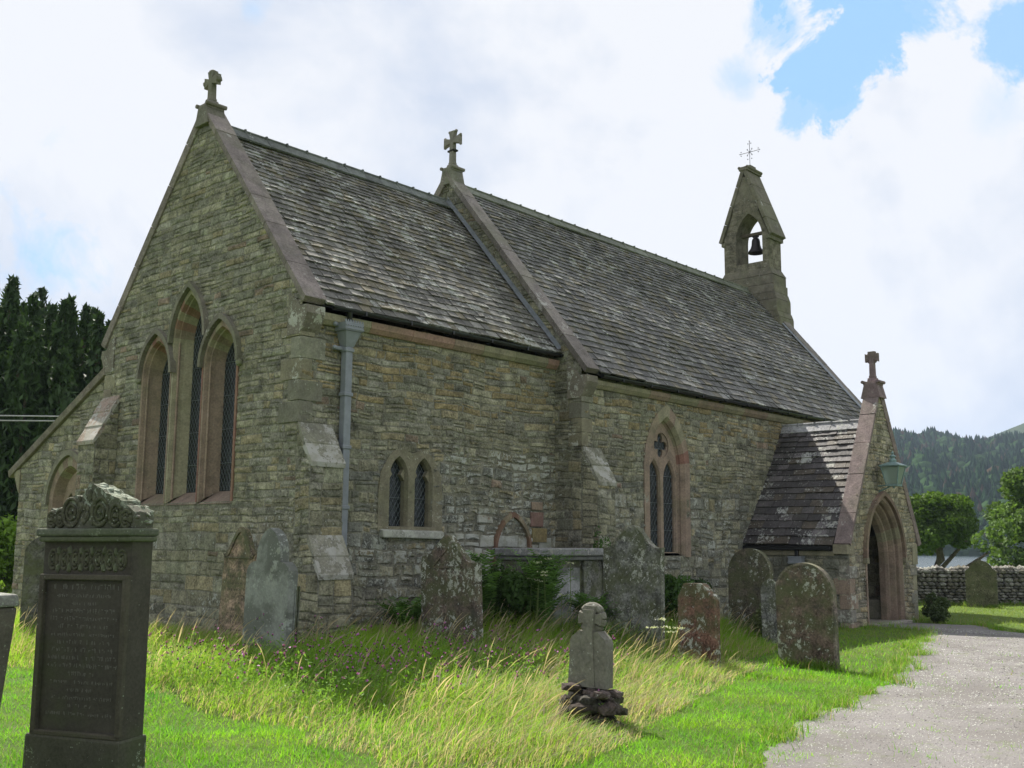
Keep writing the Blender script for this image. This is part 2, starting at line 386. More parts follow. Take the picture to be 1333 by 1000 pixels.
def tess(mb, fr, P, holes, d, col, rev=False):
    loops = [[Vector((a, z, 0)) for a, z in q] for q in [P]+holes]
    flat = [v for l in loops for v in l]
    b = len(mb.v); mb.v += [fr.p(v.x, v.y, d) for v in flat]
    for t in tessellate_polygon(loops):
        a_, b_, c_ = (flat[i] for i in t)
        area = (b_.x-a_.x)*(c_.y-a_.y)-(c_.x-a_.x)*(b_.y-a_.y)
        t = tuple(t) if (area > 0) != (fr.flip != rev) else tuple(t)[::-1]
        mb.f.append(tuple(b+i for i in t)); mb.c.append(col)
def sides(mb, fr, P, d0, d1, col, inward=False):
    n = len(P)
    for i in range(n):
        p, q = P[i], P[(i+1) % n]
        mb.quad([fr.p(*p, d0), fr.p(*q, d0), fr.p(*q, d1), fr.p(*p, d1)], col)
def jit(c, lo, hi):
    k = rng.uniform(lo, hi); return tuple(q*k for q in c)
def shade(c, k, a=0): return (c[0]*k, c[1]*k, c[2]*k, a)
MORT = (.225,.215,.17)
def pal_khaki(a, z):
    r = rng.random(); k = rng.uniform(.72, 1.22)
    if r < .5: c = (.28,.264,.20)
    elif r < .68: c = (.25,.248,.195)
    elif r < .78: c = (.29,.252,.17)
    elif r < .93: c = (.255,.245,.21)
    elif r < .985: c = (.19,.185,.15)
    else: c = (.235,.18,.145)
    return (c[0]*k*1.03, c[1]*k*1.03, c[2]*k*.96)
def stones(mb, fr, P, holes, z0, z1, rowh, sw, *, wave=1.0, pal=pal_khaki, lich=lambda a, z: .3, irr=lambda a, z: 0.25, prot=(.003, .017), gap=.007):
    z = z0; ph0 = rng.uniform(0, 6)
    while z < z1-.03:
        h = rng.uniform(*rowh(z)); zb = min(z+h, z1)
        if z1-zb < .05: zb = z1
        Sa, Sb = spans(P, holes, z+.002), spans(P, holes, zb-.002)
        if len(Sa) != len(Sb):
            S0 = Sa if len(Sa) > len(Sb) else Sb; Sa = Sb = S0
        for (a0, a1), (b0, b1) in zip(Sa, Sb):
            lo, hi = max(a0, b0), min(a1, b1)
            if max(a1-a0, b1-b0) < .05: continue
            cuts = []
            if hi-lo > .12:
                x = lo+rng.uniform(*sw(z))*rng.uniform(.4, 1)
                while x < hi-.1: cuts.append(x); x += rng.uniform(*sw(z))*(.45+1.1*rng.random())
            E = [(a0, b0)]+[(c+rng.uniform(-.012, .012), c+rng.uniform(-.012, .012)) for c in cuts]+[(a1, b1)]
            for i in range(len(E)-1):
                (l0, l1), (r0, r1) = E[i], E[i+1]
                ac = (l0+r0+l1+r1)/4; zc = (z+zb)/2; q = irr(ac, zc); 
                subs = [(z, zb)]
                if zb-z > .12 and rng.random() < .45 and r0-l0 < .5:
                    zm = z+(zb-z)*rng.uniform(.38, .62); subs = [(z, zm), (zm, zb)]
                for (s0, s1) in subs:
                    t0, t1 = (s0-z)/(zb-z), (s1-z)/(zb-z)
                    def J(): return gap*.5+rng.random()**2*(.005+.032*q)
                    c4 = [(l0+(l1-l0)*t0+J(), s0+J()), (r0+(r1-r0)*t0-J(), s0+J()), (r0+(r1-r0)*t1-J(), s1-J()), (l0+(l1-l0)*t1+J(), s1-J())]
                    if c4[1][0]-c4[0][0] < .012 and c4[2][0]-c4[3][0] < .012: continue
                    if c4[1][0] < c4[0][0]: c4[1] = ((c4[1][0]+c4[0][0])/2+.001, c4[1][1]); c4[0] = (c4[1][0]-.002, c4[0][1])
                    if c4[2][0] < c4[3][0]: c4[2] = ((c4[2][0]+c4[3][0])/2+.001, c4[2][1]); c4[3] = (c4[2][0]-.002, c4[3][1])
                    col = pal(ac, zc)+(max(0, lich(ac, zc)*.62+rng.uniform(-.08, .08)),)
                    pr = rng.uniform(*prot)*(1+q*.8)
                    # irregular outline: add mid points
                    out_, inn = [], []
                    cx = sum(c[0] for c in c4)/4; cz = sum(c[1] for c in c4)/4
                    for k in range(4):
                        A, B = c4[k], c4[(k+1) % 4]; out_.append(A)
                        ln = math.hypot(B[0]-A[0], B[1]-A[1])
                        if ln > .08:
                            t = rng.uniform(.35, .65); mx = (A[0]+(B[0]-A[0])*t, A[1]+(B[1]-A[1])*t)
                            k2 = rng.uniform(-.006, .004)-.01*q*rng.random(); dx, dz = mx[0]-cx, mx[1]-cz; L_ = math.hypot(dx, dz)+1e-6
                            out_.append((mx[0]+dx/L_*k2, mx[1]+dz/L_*k2))
                    be = rng.uniform(.008, .016)
                    for A in out_:
                        dx, dz = A[0]-cx, A[1]-cz; L_ = math.hypot(dx, dz)+1e-6; kk = min(be*1.4, L_*.4)
                        inn.append((A[0]-dx/L_*kk, A[1]-dz/L_*kk, pr+rng.uniform(-.005, .005)))
                    def W(a_, z_):
                        return (a_+.012*math.sin(7*z_+3*a_), z_+wave*(.020*math.sin(1.9*a_+.8*z_+ph0)+.012*math.sin(5.3*a_-2.1*z_+ph0*2)+.006*math.sin(13*a_+5*z_)))
                    out_ = [W(*q_) for q_ in out_]; inn = [W(q_[0], q_[1])+(q_[2],) for q_ in inn]; cx, cz = W(cx, cz)
                    n = len(out_); b = len(mb.v)
                    mb.v += [fr.p(a, zz, -.002) for a, zz in out_]+[fr.p(*i_) for i_ in inn]+[fr.p(cx+rng.uniform(-.01,.01), cz+rng.uniform(-.01,.01), pr+rng.uniform(0, .012))]
                    for k in range(n):
                        kn = (k+1) % n
                        f1 = (b+k, b+kn, b+n+kn, b+n+k); f2 = (b+n+k, b+n+kn, b+2*n)
                        if fr.flip: f1, f2 = f1[::-1], f2[::-1]
                        mb.f.append(f1); mb.c.append(col); mb.f.append(f2); mb.c.append(col)
        z = zb
def arch(cx, hw, zs, rise, n=12):
    """points from left spring over the apex to right spring (pointed)"""
    Rr = (hw*hw+rise*rise)/(2*hw); th = math.asin(min(1, rise/Rr)) if rise <= Rr else math.pi-math.asin(rise/Rr)
    th = math.acos((Rr-hw)/Rr) if rise <= Rr*1.0001 else math.atan2(rise, Rr-hw)
    left = [(cx-hw+Rr-Rr*math.cos(t), zs+Rr*math.sin(t)) for t in [th*i/n for i in range(n+1)]]
    right = [(2*cx-a, z) for a, z in left[::-1]][1:]
    return left+right
def opening(cx, hw, zs, rise, zb, n=12):
    return [(cx-hw, zb)]+arch(cx, hw, zs, rise, n)+[(cx+hw, zb)]
def ring(mb, fr, A, B, d0, d1, colf, ends=True):
    """open path A (outer), B (inner) same length: front face at d1, sides back to d0"""
    for i in range(len(A)-1):
        c = colf(i)
        fr.face(mb, [fr.p(*B[i], d1), fr.p(*B[i+1], d1), fr.p(*A[i+1], d1), fr.p(*A[i], d1)][::-1], c)
        mb.quad([fr.p(*A[i], d0), fr.p(*A[i], d1), fr.p(*A[i+1], d1), fr.p(*A[i+1], d0)], c)
        mb.quad([fr.p(*B[i], d1), fr.p(*B[i], d0), fr.p(*B[i+1], d0), fr.p(*B[i+1], d1)], c)
    if ends:
        for i in (0, -1): mb.quad([fr.p(*A[i], d0), fr.p(*B[i], d0), fr.p(*B[i], d1), fr.p(*A[i], d1)], colf(0))
def skin(mb, fr, A, dA, B, dB, colf):
    for i in range(len(A)-1):
        mb.quad([fr.p(*A[i], dA), fr.p(*A[i+1], dA), fr.p(*B[i+1], dB), fr.p(*B[i], dB)], colf(i))
def glass(parent, fr, P, d, pitch=.1, bars=True, bw=.006):
    mb = MB(); tess(mb, fr, P, [], d, (1,1,1,0)); o = mb.build('window_glass', M['glass'], parent)
    if bars:
        mb = MB(); a0 = min(p[0] for p in P); a1 = max(p[0] for p in P); z0 = min(p[1] for p in P); z1 = max(p[1] for p in P)
        sl = 1.6; s = pitch*sl
        for sg in (1, -1):
            c = -6.0*s
            while c < (z1-z0)+(a1-a0)*sl+6*s:
                # line z = z0 + c - sg*sl*(a - ac)
                seg = None; st = []
                for k in range(49):
                    a = a0+(a1-a0)*k/48; z = z0+c-(sl*(a-a0) if sg > 0 else sl*(a1-a)); 
                    ok = z0 < z < z1 and any(l <= a <= r for l, r in poly_spans(P, z))
                    if ok:
                        if seg is None: seg = [(a, z), (a, z)]
                        seg[1] = (a, z)
                    elif seg: st.append(seg); seg = None
                if seg: st.append(seg)
                for (p, q) in st:
                    if abs(p[0]-q[0]) < .01: continue
                    mb.tube([fr.p(*p, d+.004), fr.p(*q, d+.004)], bw, 4, cap=False)
                c += s
        z = z0+.45
        while z < z1-.15:
            for l, r in poly_spans(P, z): mb.tube([fr.p(l, z, d+.012), fr.p(r, z, d+.012)], bw*1.5, 5)
            z += .55
        mb.build('window_lattice', M['came'], parent)
    return o
PINK = (.265,.20,.155); BUFF = (.27,.245,.17); RED = (.26,.14,.11)
def dress_col(k=1, red=.3, l=.1):
    def f(i):
        r = rng.random(); c = PINK if r < red else (RED if r < red*1.25 else BUFF)
        return shade(c, k*rng.uniform(.85, 1.12), l)
    return f
def blocky(f, every=3):
    cache = {}
    def g_(i):
        if i//every not in cache: cache[i//every] = f(i)
        return cache[i//every]
    return g_

church = empty('church', (0, 0, 0))
tag(church, 'old stone church with slate roofs, triple lancet gable, bellcote and gabled porch', 'church')
EAST = Fr((0, 0), (0, 1), (-1, 0)); SOUTH = Fr((0, 0), (1, 0), (0, -1))
YR = 2.95                      # ridge line
L1 = 5.883; ND = .641; L2 = 19.16
NSOUTH = Fr((0, -ND), (1, 0), (0, -1)); NEAST = Fr((L1, 0), (0, 1), (-1, 0))
def cop_z(y): return 5.346+1.238*(y+.106)         # chancel coping top line (south slope)
def ncop_z(y): return 4.943+1.2195*(y+.814)
zb0 = -.15
# --- chancel east gable
def gab(f, y0, y1, drop, zbase):
    return [(y0, zbase), (y1, zbase), (y1, f(2*YR-y1)-drop), (YR, f(YR)-drop), (y0, f(y0)-drop)]
lancets = [(4.05, 4.50, .62), (3.06, 5.02, .78), (2.07, 4.50, .62)]
eholes = [opening(c, .48, zs, r_+.05, 2.30) for c, zs, r_ in lancets]
P = gab(cop_z, 0, 5.9, .15, zb0)
mb = MB(); mb_r = lambda z: (.16, .30) if z < 1.9 else (.085, .15)
tess(mb, EAST, P, eholes, 0, MORT+(.1,))
stones(mb, EAST, P, eholes, zb0, cop_z(YR), mb_r, lambda z: (.35, .8) if z < 1.9 else (.16, .5),
       wave=.45, lich=lambda a, z: .42+.3*(z < 2.2)+.25*(a < 1.2), prot=(.003, .014))
mb.build('gable_wall', M['wall'], church)
# --- chancel south wall
SW = [(0, zb0), (L1+.05, zb0), (L1+.05, 5.12), (0, 5.12)]
sholes = [opening(1.985, .19, 2.76, .30, 1.93), opening(2.525, .19, 2.76, .30, 1.93)]
door_h = opening(4.69, .42, 1.60, .55, zb0+.02)
def pal_south(a, z):
    c = pal_khaki(a, z)
    if z > 3.9 and rng.random() < .35: c = jit((.29,.235,.13), .8, 1.1)
    if z < 3 and rng.random() < .35: c = jit((.2,.2,.17), .75, 1.1)
    return c
mb = MB(); tess(mb, SOUTH, SW, sholes, 0, MORT+(.4,))
lowz = lambda a, z: 1.0 if (a > 2.9 and z < 3.6-.25*(5.9-a)*.3) or z < 1.75 else 0.3
stones(mb, SOUTH, SW, sholes, zb0, 5.12, lambda z: (.15, .27) if z < 1.7 else ((.12, .2) if z < 3.4 else (.085, .15)),
       lambda z: (.2, .42) if z < 3.3 else (.16, .5), pal=pal_south, lich=lambda a, z: .30+.75*(z < 1.9)+.65*(a > 2.9 and z < 3.3)+.3*(z < 3.2)+(.3 if a > 3.6 and z < 4.2 else 0), irr=lowz, prot=(.003, .018))
mb.build('chancel_wall', M['wall'], church)
# --- chancel north wall + nave north + nave west (plain, seen only from round the back)
NW = [(5.9, zb0), (19.2, zb0), (19.2, 4.7), (5.9, 4.7)]
mb = MB(); f_ = Fr((0, 2*YR+ND), (1, 0), (0, 1)); tess(mb, f_, NW, [], 0, MORT+(.2,))
stones(mb, f_, NW, [], zb0, 4.7, lambda z: (.18, .3), lambda z: (.3, .7))
f_ = Fr((0, 2*YR), (1, 0), (0, 1)); q = [(0, zb0), (L1+.05, zb0), (L1+.05, 5.12), (0, 5.12)]; tess(mb, f_, q, [], 0, MORT+(.2,)); stones(mb, f_, q, [], zb0, 5.12, lambda z: (.2, .3), lambda z: (.3, .7))
f_ = Fr((L2, 0), (0, 1), (1, 0)); P = gab(ncop_z, -ND, 2*YR+ND, .14, zb0); tess(mb, f_, P, [], 0, MORT+(.2,)); stones(mb, f_, P, [], zb0, 10, lambda z: (.2, .3), lambda z: (.3, .7))
mb.build('rear_wall', M['wall'], church)
# --- nave south wall
nwin = opening(8.66, .66, 3.25, 1.04, 1.45)
P = [(L1, zb0), (L2, zb0), (L2, 4.78), (L1, 4.78)]
mb = MB(); tess(mb, NSOUTH, P, [nwin], 0, MORT+(.4,))
stones(mb, NSOUTH, P, [nwin], zb0, 4.78, lambda z: (.16, .28) if z < 2.6 else (.09, .16), lambda z: (.2, .45) if z < 2.6 else (.15, .42), pal=pal_south,
       lich=lambda a, z: .35+.6*(z < 2.6)+.25*(z < 3.4), irr=lambda a, z: .8 if z < 2.8 else .3, prot=(.003, .018))
mb.build('nave_wall', M['wall'], church)
# --- nave east gable (shows beside and above the chancel)
P = gab(ncop_z, -ND, 2*YR+ND, .14, zb0)
mb = MB(); tess(mb, NEAST, P, [], 0, MORT+(.4,))
stones(mb, NEAST, [(-ND, zb0), (.02, zb0), (.02, 5.6), (-ND, ncop_z(-ND)-.14)], [], zb0, 5.6, lambda z: (.12, .22), lambda z: (.2, .45),
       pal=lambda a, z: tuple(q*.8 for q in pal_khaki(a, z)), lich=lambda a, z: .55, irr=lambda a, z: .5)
Pm = [(.02, 5.0), (.02, ncop_z(.02)-.14), (YR, ncop_z(YR)-.14), (2*YR, ncop_z(0)-.14), (2*YR, 5.0)]
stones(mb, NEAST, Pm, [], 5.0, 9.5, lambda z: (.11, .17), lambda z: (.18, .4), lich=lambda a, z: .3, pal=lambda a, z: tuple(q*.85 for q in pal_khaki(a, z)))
mb.build('nave_gable_wall', M['wall'], church)

# --- quoins at corners
def quoins(name, cx, cy, sx, sy, z0, z1, big=.42, small=.24, col=None, hh=(.24, .36)):
    mb = MB(); z = z0; k = 0
    while z < z1-.1:
        h = min(rng.uniform(*hh), z1-z); a, b = (big, small) if k % 2 else (small, big)
        a *= rng.uniform(.85, 1.1); b *= rng.uniform(.85, 1.1)
        c = shade(rng.choice([BUFF, (.22,.21,.165), (.24,.235,.18), (.25,.21,.165)]), rng.uniform(.65, 1.0), rng.uniform(.35, .8))
        e = .022+rng.uniform(-.002, .004)
        x0, x1 = sorted((cx-sx*e, cx+sx*a)); y0, y1 = sorted((cy-sy*e, cy+sy*b))
        mb.box((x0, y0, z+.006), (x1, y1, z+h-.006), c, jit=.002)
        z += h; k += 1
    return mb.build(name, M['dress'], church, bevel=.008)
quoins('quoins', 0, 0, 1, 1, 3.42, 4.86)
quoins('quoins', L1, -ND, 1, 1, 3.45, 4.6, .3, .2)
quoins('quoins', 0, 5.9, 1, -1, 3.9, 4.85)

# --- buttresses
def buttress(name, fr, a0, a1, stages, mat='wall', lich=.7, cap=(.25,.24,.19)):
    """stages: list of (z_bottom, z_top, proj, z_slope_top) from the bottom upwards"""
    mb = MB(); cb = MB(); caps = []
    for i, (z0, z1, pj, zt, pin) in enumerate(stages):
        f0 = Fr(fr.p(a0, 0, 0)[:2], (fr.n.x, fr.n.y), (-fr.u.x, -fr.u.y)); f1 = Fr(fr.p(a1, 0, 0)[:2], (fr.n.x, fr.n.y), (fr.u.x, fr.u.y))
        ff = Fr(fr.p(0, 0, pj)[:2], (fr.u.x, fr.u.y), (fr.n.x, fr.n.y))
        for f_, q in ((ff, [(a0, z0), (a1, z0), (a1, z1), (a0, z1)]), (f0, [(0, z0), (pj, z0), (pj, z1), (pin, zt), (0, zt)]), (f1, [(0, z0), (pj, z0), (pj, z1), (pin, zt), (0, zt)])):
            tess(mb, f_, q, [], 0, MORT+(.3,))
            stones(mb, f_, q, [], z0, max(p[1] for p in q), lambda z: (.17, .27), lambda z: (.22, .42), lich=lambda a, z: lich, prot=(.005, .016), gap=.008)
        # weathered cap: two or three sloping slabs
        n = 2 if (zt-z1) < .75 else 3
        for k in range(n):
            t0, t1 = k/n, (k+1)/n
            def pt(t, off): return pin+(pj-pin)*(1-t)+off, z1+(zt-z1)*t
            d0, h0 = pt(t0, .03); d1, h1 = pt(t1, .015)
            nx = .035
            e0, e1 = a0-.012, a1+.012
            c = shade(cap, rng.uniform(.7, 1.0), rng.uniform(.7, 1.1))
            lo = [fr.p(e0, h0-.06, d0), fr.p(e1, h0-.06, d0), fr.p(e1, h1-.06, max(d1-.04, -.02)), fr.p(e0, h1-.06, max(d1-.04, -.02))]
            hi = [fr.p(e0, h0+.015, d0+.01), fr.p(e1, h0+.015, d0+.01), fr.p(e1, h1+.03, max(d1, 0)), fr.p(e0, h1+.03, max(d1, 0))]
            cb.hexa([Vector(p) for p in lo+hi], c)
        caps.append(cb); cb = MB()
    o = mb.build(name, M['wall'], church)
    for cb in caps: cb.build('buttress_cap', M['coping'], o, bevel=.006)
    return o
buttress('buttress', SOUTH, 0.0, .60, [(zb0, 1.22, .60, 1.76, .34), (1.7, 2.82, .34, 3.40, 0)], lich=.75)
buttress('buttress', NSOUTH, L1+.02, 6.42, [(zb0, 2.78, .36, 3.42, 0)], lich=.7)
buttress('buttress', EAST, 5.32, 5.93, [(zb0, 3.42, .42, 4.25, 0)], lich=.1, cap=(.36,.27,.23))

# --- copings on the gables
def coping(name, xf, xb, y0, z0, y1, z1, th=.12, n=6, col=(.24,.20,.18), lich=.35, mirror=True, fr_axis='y', kneel=True, kz=None):
    """slope slabs from foot (y0,z0) to apex (y1,z1); top surface on that line; xf..xb along the other axis"""
    mb = MB()
    def add(sign):
        ln = math.hypot(y1-y0, z1-z0); dy, dz = (y1-y0)/ln, (z1-z0)/ln; ny, nz_ = -dz, dy
        cuts = [0]+sorted((i+rng.uniform(-.15, .15))/n for i in range(1, n))+[1]
        for i in range(n):
            t0, t1 = cuts[i]*ln+.004*(i > 0), cuts[i+1]*ln-.004*(i < n-1)
            c = shade(col, rng.uniform(.8, 1.15), max(0, lich+rng.uniform(-.2, .2)))
            e = rng.uniform(-.004, .004)
            P = []
            for t, off in ((t0, -th), (t1, -th), (t0, 0), (t1, 0)):
                P.append((y0+dy*t+ny*(off+e), z0+dz*t+nz_*(off+e)))
            if i == n-1:  # mitre at the apex
                P[1] = (y1, z1-th/max(.2, dy)); P[3] = (y1, z1)
            def q(x, yz):
                yy = yz[0] if sign > 0 else 2*y1-yz[0]
                return Vector((x, yy, yz[1])) if fr_axis == 'y' else Vector((yy, x, yz[1]))
            ch = .03
            mb.hexa([q(xf+ch, P[0]), q(xb, P[0]), q(xb, P[1]), q(xf+ch, P[1]), q(xf, P[2]), q(xb, P[2]), q(xb, P[3]), q(xf, P[3])], c)
    add(1)
    if mirror: add(-1)
    return mb.build(name, M['coping'], church, bevel=.008)
cp1 = coping('gable_coping', -.07, .34, -.16, cop_z(-.16), YR, cop_z(YR), n=6, col=(.235,.20,.185))
cp2 = coping('gable_coping', L1-.1, L1+.30, -.86, ncop_z(-.86), YR, ncop_z(YR), n=7, col=(.20,.175,.16), lich=.45)
cp3 = coping('gable_coping', L2-.35, L2+.08, -.86, ncop_z(-.86)-.02, YR, ncop_z(YR)-.02, n=7, col=(.19,.17,.15))
# kneelers
def kneeler(x0, x1, y, s, z, c=(.19,.17,.135)):
    mb = MB(); pr = [(0, z-.02), (-.16, z-.02), (-.17, z-.14), (-.13, z-.22), (-.06, z-.36), (.0, z-.44), (.3, z-.44), (.3, z+.2), (.12, z+.1)]
    f_ = Fr((x0, y), (0, s), (-1, 0)); pp = [(a, zz) for a, zz in pr]
    tess(mb, f_, pp, [], 0, shade(c, .95, .65)); f2 = Fr((x1, y), (0, s), (1, 0)); tess(mb, f2, pp, [], 0, shade(c, .95, .65))
    n = len(pp)
    for i in range(n):
        p, q = pp[i], pp[(i+1) % n]; mb.quad([f_.p(*p), f_.p(*q), f2.p(*q), f2.p(*p)], shade(c, .95, .65))
    mb.build('kneeler_stone', M['dress'], church, bevel=.006)
kneeler(-.035, .30, 0, 1, cop_z(-.16)-.1); kneeler(-.035, .3, 2*YR, -1, cop_z(-.16)-.1)
kneeler(L1-.05, L1+.28, -ND, 1, ncop_z(-.86)-.1)

# --- roofs
def slates(name, O, U, Sl, width, length, exp0, exp1, wr, hip=None, col=(.14,.145,.15), lich=.35, parent=church, warm=.2, bright=.25):
    """O eave corner, U unit along eave, Sl unit up the slope"""
    O, U, Sl = Vector(O), Vector(U), Vector(Sl); ph = rng.uniform(0, 6); sag = lambda x_, t_: .016*math.sin(1.1*x_+ph)+.010*math.sin(2.7*x_+1.3*t_+ph)-.012*math.sin(2.1*t_+ph); Nn = U.cross(Sl).normalized()
    if Nn.z < 0: Nn = -Nn
    mb = MB(); c0 = (.06,.06,.06,0)
    mb.quad([O-Nn*.07, O+U*width-Nn*.07, O+U*width+Sl*length-Nn*.07, O+Sl*length-Nn*.07], c0)
    t = -.02
    while t < length-.03:
        f = max(0, t)/length; e = exp0+(exp1-exp0)*f; e *= rng.uniform(.93, 1.07)
        x = -rng.random()*wr[1]
        while x < width:
            wd = rng.uniform(*wr)*(1-.3*f)
            a0, a1 = max(0, x)+.003, min(width, x+wd)-.003
            if a1-a0 > .03:
                k = rng.random()
                if k < bright: c = jit(col, 1.2, 1.9)
                elif k < bright+warm: c = (col[0]*1.15, col[1]*1.07, col[2]*.85)
                else: c = jit(col, .7, 1.08)
                th = .018*rng.uniform(.7, 1.5); dn = rng.uniform(-.005, .005); tl = rng.uniform(-.004, .004)
                lo0 = t+dn+rng.uniform(-.006, .006); lo1 = t+dn+rng.uniform(-.006, .006); hi = min(t+e*1.25, length)
                lift = .026+rng.random()**3*.02
                p0 = O+U*a0+Sl*lo0+Nn*(lift+tl); p1 = O+U*a1+Sl*lo1+Nn*(lift-tl); p2 = O+U*a1+Sl*hi+Nn*.001; p3 = O+U*a0+Sl*hi+Nn*.001
                cc = c+(max(0, lich+rng.uniform(-.3, .3)),); sg_ = Nn*sag(x, t); p0 += sg_; p1 += sg_; p2 += sg_; p3 += sg_
                mb.quad([p0, p1, p2, p3], cc)
                d = Nn*-(th+.012)
                mb.quad([p0+d, p1+d, p1, p0], cc); mb.quad([p0, p3, p3+d, p0+d], cc); mb.quad([p1+d, p2+d, p2, p1], cc)
            x += wd
        t += e
    return mb.build(name, M['slate'], parent)
ze, zr = 5.23, 8.80; ye = -.17
ln = math.hypot(YR-ye, zr-ze); S1 = Vector((0, (YR-ye)/ln, (zr-ze)/ln))
r1 = slates('chancel_roof', (.30, ye, ze), (1,0,0), S1, L1-.28, ln, .185, .12, (.14, .30), lich=.62, bright=.15, col=(.128,.122,.108))
S1n = Vector((0, -S1.y, S1.z)); slates('chancel_roof', (.30, 2*YR-ye, ze), (1,0,0), S1n, L1-.28, ln, .28, .2, (.3, .5))
nze, nzr = 4.83, 9.26; nye = -.87
lnn = math.hypot(YR-nye, nzr-nze); S2 = Vector((0, (YR-nye)/lnn, (nzr-nze)/lnn))
r2 = slates('nave_roof', (L1+.26, nye, nze), (1,0,0), S2, L2-L1-.58, lnn, .20, .125, (.15, .32), lich=.5, bright=.13, col=(.116,.113,.106))
slates('nave_roof', (L1+.26, 2*YR-nye, nze), (1,0,0), Vector((0, -S2.y, S2.z)), L2-L1-.58, lnn, .3, .2, (.3, .5))
def ridge_tiles(x0, x1, y, z, sec=.45, along='x', col=(.12,.13,.12), parent=church, lichen=.2, wd=.17):
    mb = MB(); x = x0
    while x < x1-.05:
        e = min(x+sec, x1); c = shade(col, rng.uniform(.85, 1.2), lichen+rng.uniform(-.1, .3)); zz = z+rng.uniform(-.004, .004)
        for s in (1, -1):
            P = [(y, zz+.075), (y+s*wd, zz-.12), (y+s*(wd-.02), zz-.145), (y, zz+.04)]
            def q(a, p): return Vector((a, p[0], p[1])) if along == 'x' else Vector((p[0], a, p[1]))
            mb.hexa([q(x+.003, P[3]), q(e-.003, P[3]), q(e-.003, P[2]), q(x+.003, P[2]), q(x+.003, P[0]), q(e-.003, P[0]), q(e-.003, P[1]), q(x+.003, P[1])], c)
        mb.tube([(x, y, zz+.07), (e, y, zz+.07)] if along == 'x' else [(y, x, zz+.07), (y, e, zz+.07)], .03, 8, c)
        mb.box(*(((e-.02, y-.045, zz+.02), (e+.012, y+.045, zz+.105)) if along == 'x' else ((y-.045, e-.02, zz+.02), (y+.045, e+.012, zz+.105))), col=shade(c, .9, .2))
        x = e
    return mb.build('ridge_tiles', M['slate'], parent)
ridge_tiles(.34, L1-.02, YR, zr+.02, parent=r1)
ridge_tiles(L1+.3, 18.55, YR, nzr+.02, parent=r2, col=(.14,.15,.115), sec=.5)
# lead flashing along the nave gable over the chancel slates and beside the west coping
mb = MB()
for (xa, xb_, Y0, Z0, Y1, Z1) in ((L1-.12, L1-.028, ye+.0, ze+.06, YR, zr+.10),):
    n = 14
    for i in range(n):
        t0, t1 = i/n, (i+1)/n
        a = Vector((0, Y0+(Y1-Y0)*t0, Z0+(Z1-Z0)*t0)); b = Vector((0, Y0+(Y1-Y0)*t1, Z0+(Z1-Z0)*t1)); k = rng.uniform(-.01, .02)
        mb.quad([a+Vector((xa+k, 0, 0)), a+Vector((xb_, 0, .03)), b+Vector((xb_, 0, .03)), b+Vector((xa+k, 0, 0))], (1,1,1,0))
        mb.quad([a+Vector((xb_, 0, .03)), a+Vector((xb_, 0, .08)), b+Vector((xb_, 0, .08)), b+Vector((xb_, 0, .03))], (1,1,1,0))
mb.build('lead_flashing', M['lead'], church)
mb = MB(); a = Vector((L2-.42, nye+.05, nze+.1)); b = Vector((L2-.42, YR-.9, nzr-.95)); n3 = S2.cross(Vector((1,0,0))).normalized()
if n3.z < 0: n3 = -n3
mb.hexa([a, a+Vector((.1,0,0)), b+Vector((.1,0,0)), b, a+n3*.02, a+Vector((.1,0,0))+n3*.045, b+Vector((.1,0,0))+n3*.045, b+n3*.02]); mb.build('lead_flashing', M['lead'], church)

# --- eaves cornices and gutters
def strip(name, mat, x0, x1, y, prof, cols, bev=.004, joint=.9):
    mb = MB(); x = x0
    while x < x1-.02:
        e = min(x+joint*rng.uniform(.8, 1.2), x1); c = cols()
        n = len(prof); b = len(mb.v)
        for xx in (x+.002, e-.002): mb.v += [(xx, y-p, z) for p, z in prof]
        for i in range(n):
            j = (i+1) % n; mb.f.append((b+i, b+j, b+n+j, b+n+i)); mb.c.append(c)
        mb.f.append(tuple(range(b, b+n))); mb.c.append(c); mb.f.append(tuple(range(b+n, b+2*n))[::-1]); mb.c.append(c)
        x = e
    return mb.build(name, mat, church, bevel=bev)
strip('eaves_cornice', M['dress'], .32, L1-.005, 0, [(-.05, 4.93), (.05, 4.93), (.11, 5.0), (.12, 5.10), (-.05, 5.10)], lambda: shade(rng.choice([PINK, BUFF, (.33,.21,.17)]), rng.uniform(.9, 1.15), .05))
strip('eaves_cornice', M['dress'], L1+.3, L2, -ND, [(-.05, 4.56), (.05, 4.56), (.11, 4.63), (.12, 4.71), (-.05, 4.71)], lambda: shade(rng.choice([PINK, BUFF, BUFF]), rng.uniform(.85, 1.05), .15))
def gutter(x0, x1, y, z):
    mb = MB(); n = 8
    pr = [(y-.055*math.cos(math.pi*i/n)*-1, z-.055*math.sin(math.pi*i/n)) for i in range(n+1)]
    pr2 = [(y+(p[0]-y)*.85, z+(p[1]-z)*.85) for p in pr[::-1]]
    pp = pr+pr2; b = len(mb.v)
    for xx in (x0, x1): mb.v += [(xx, p[0], p[1]) for p in pp]
    k = len(pp)
    for i in range(k): j = (i+1) % k; mb.f.append((b+i, b+j, b+k+j, b+k+i)); mb.c.append((1,1,1,0))
    mb.f.append(tuple(range(b, b+k))); mb.c.append((1,1,1,0)); mb.f.append(tuple(range(b+k, b+2*k))); mb.c.append((1,1,1,0))
    x = x0+.6
    while x < x1: mb.box((x, y-.06, z-.062), (x+.03, y+.12, z+.004)); x += .95
    return mb.build('gutter', M['iron_black'], church)
gutter(.42, L1-.03, -.19, 5.20); gutter(L1+.36, L2-.02, -ND-.2, 4.80)
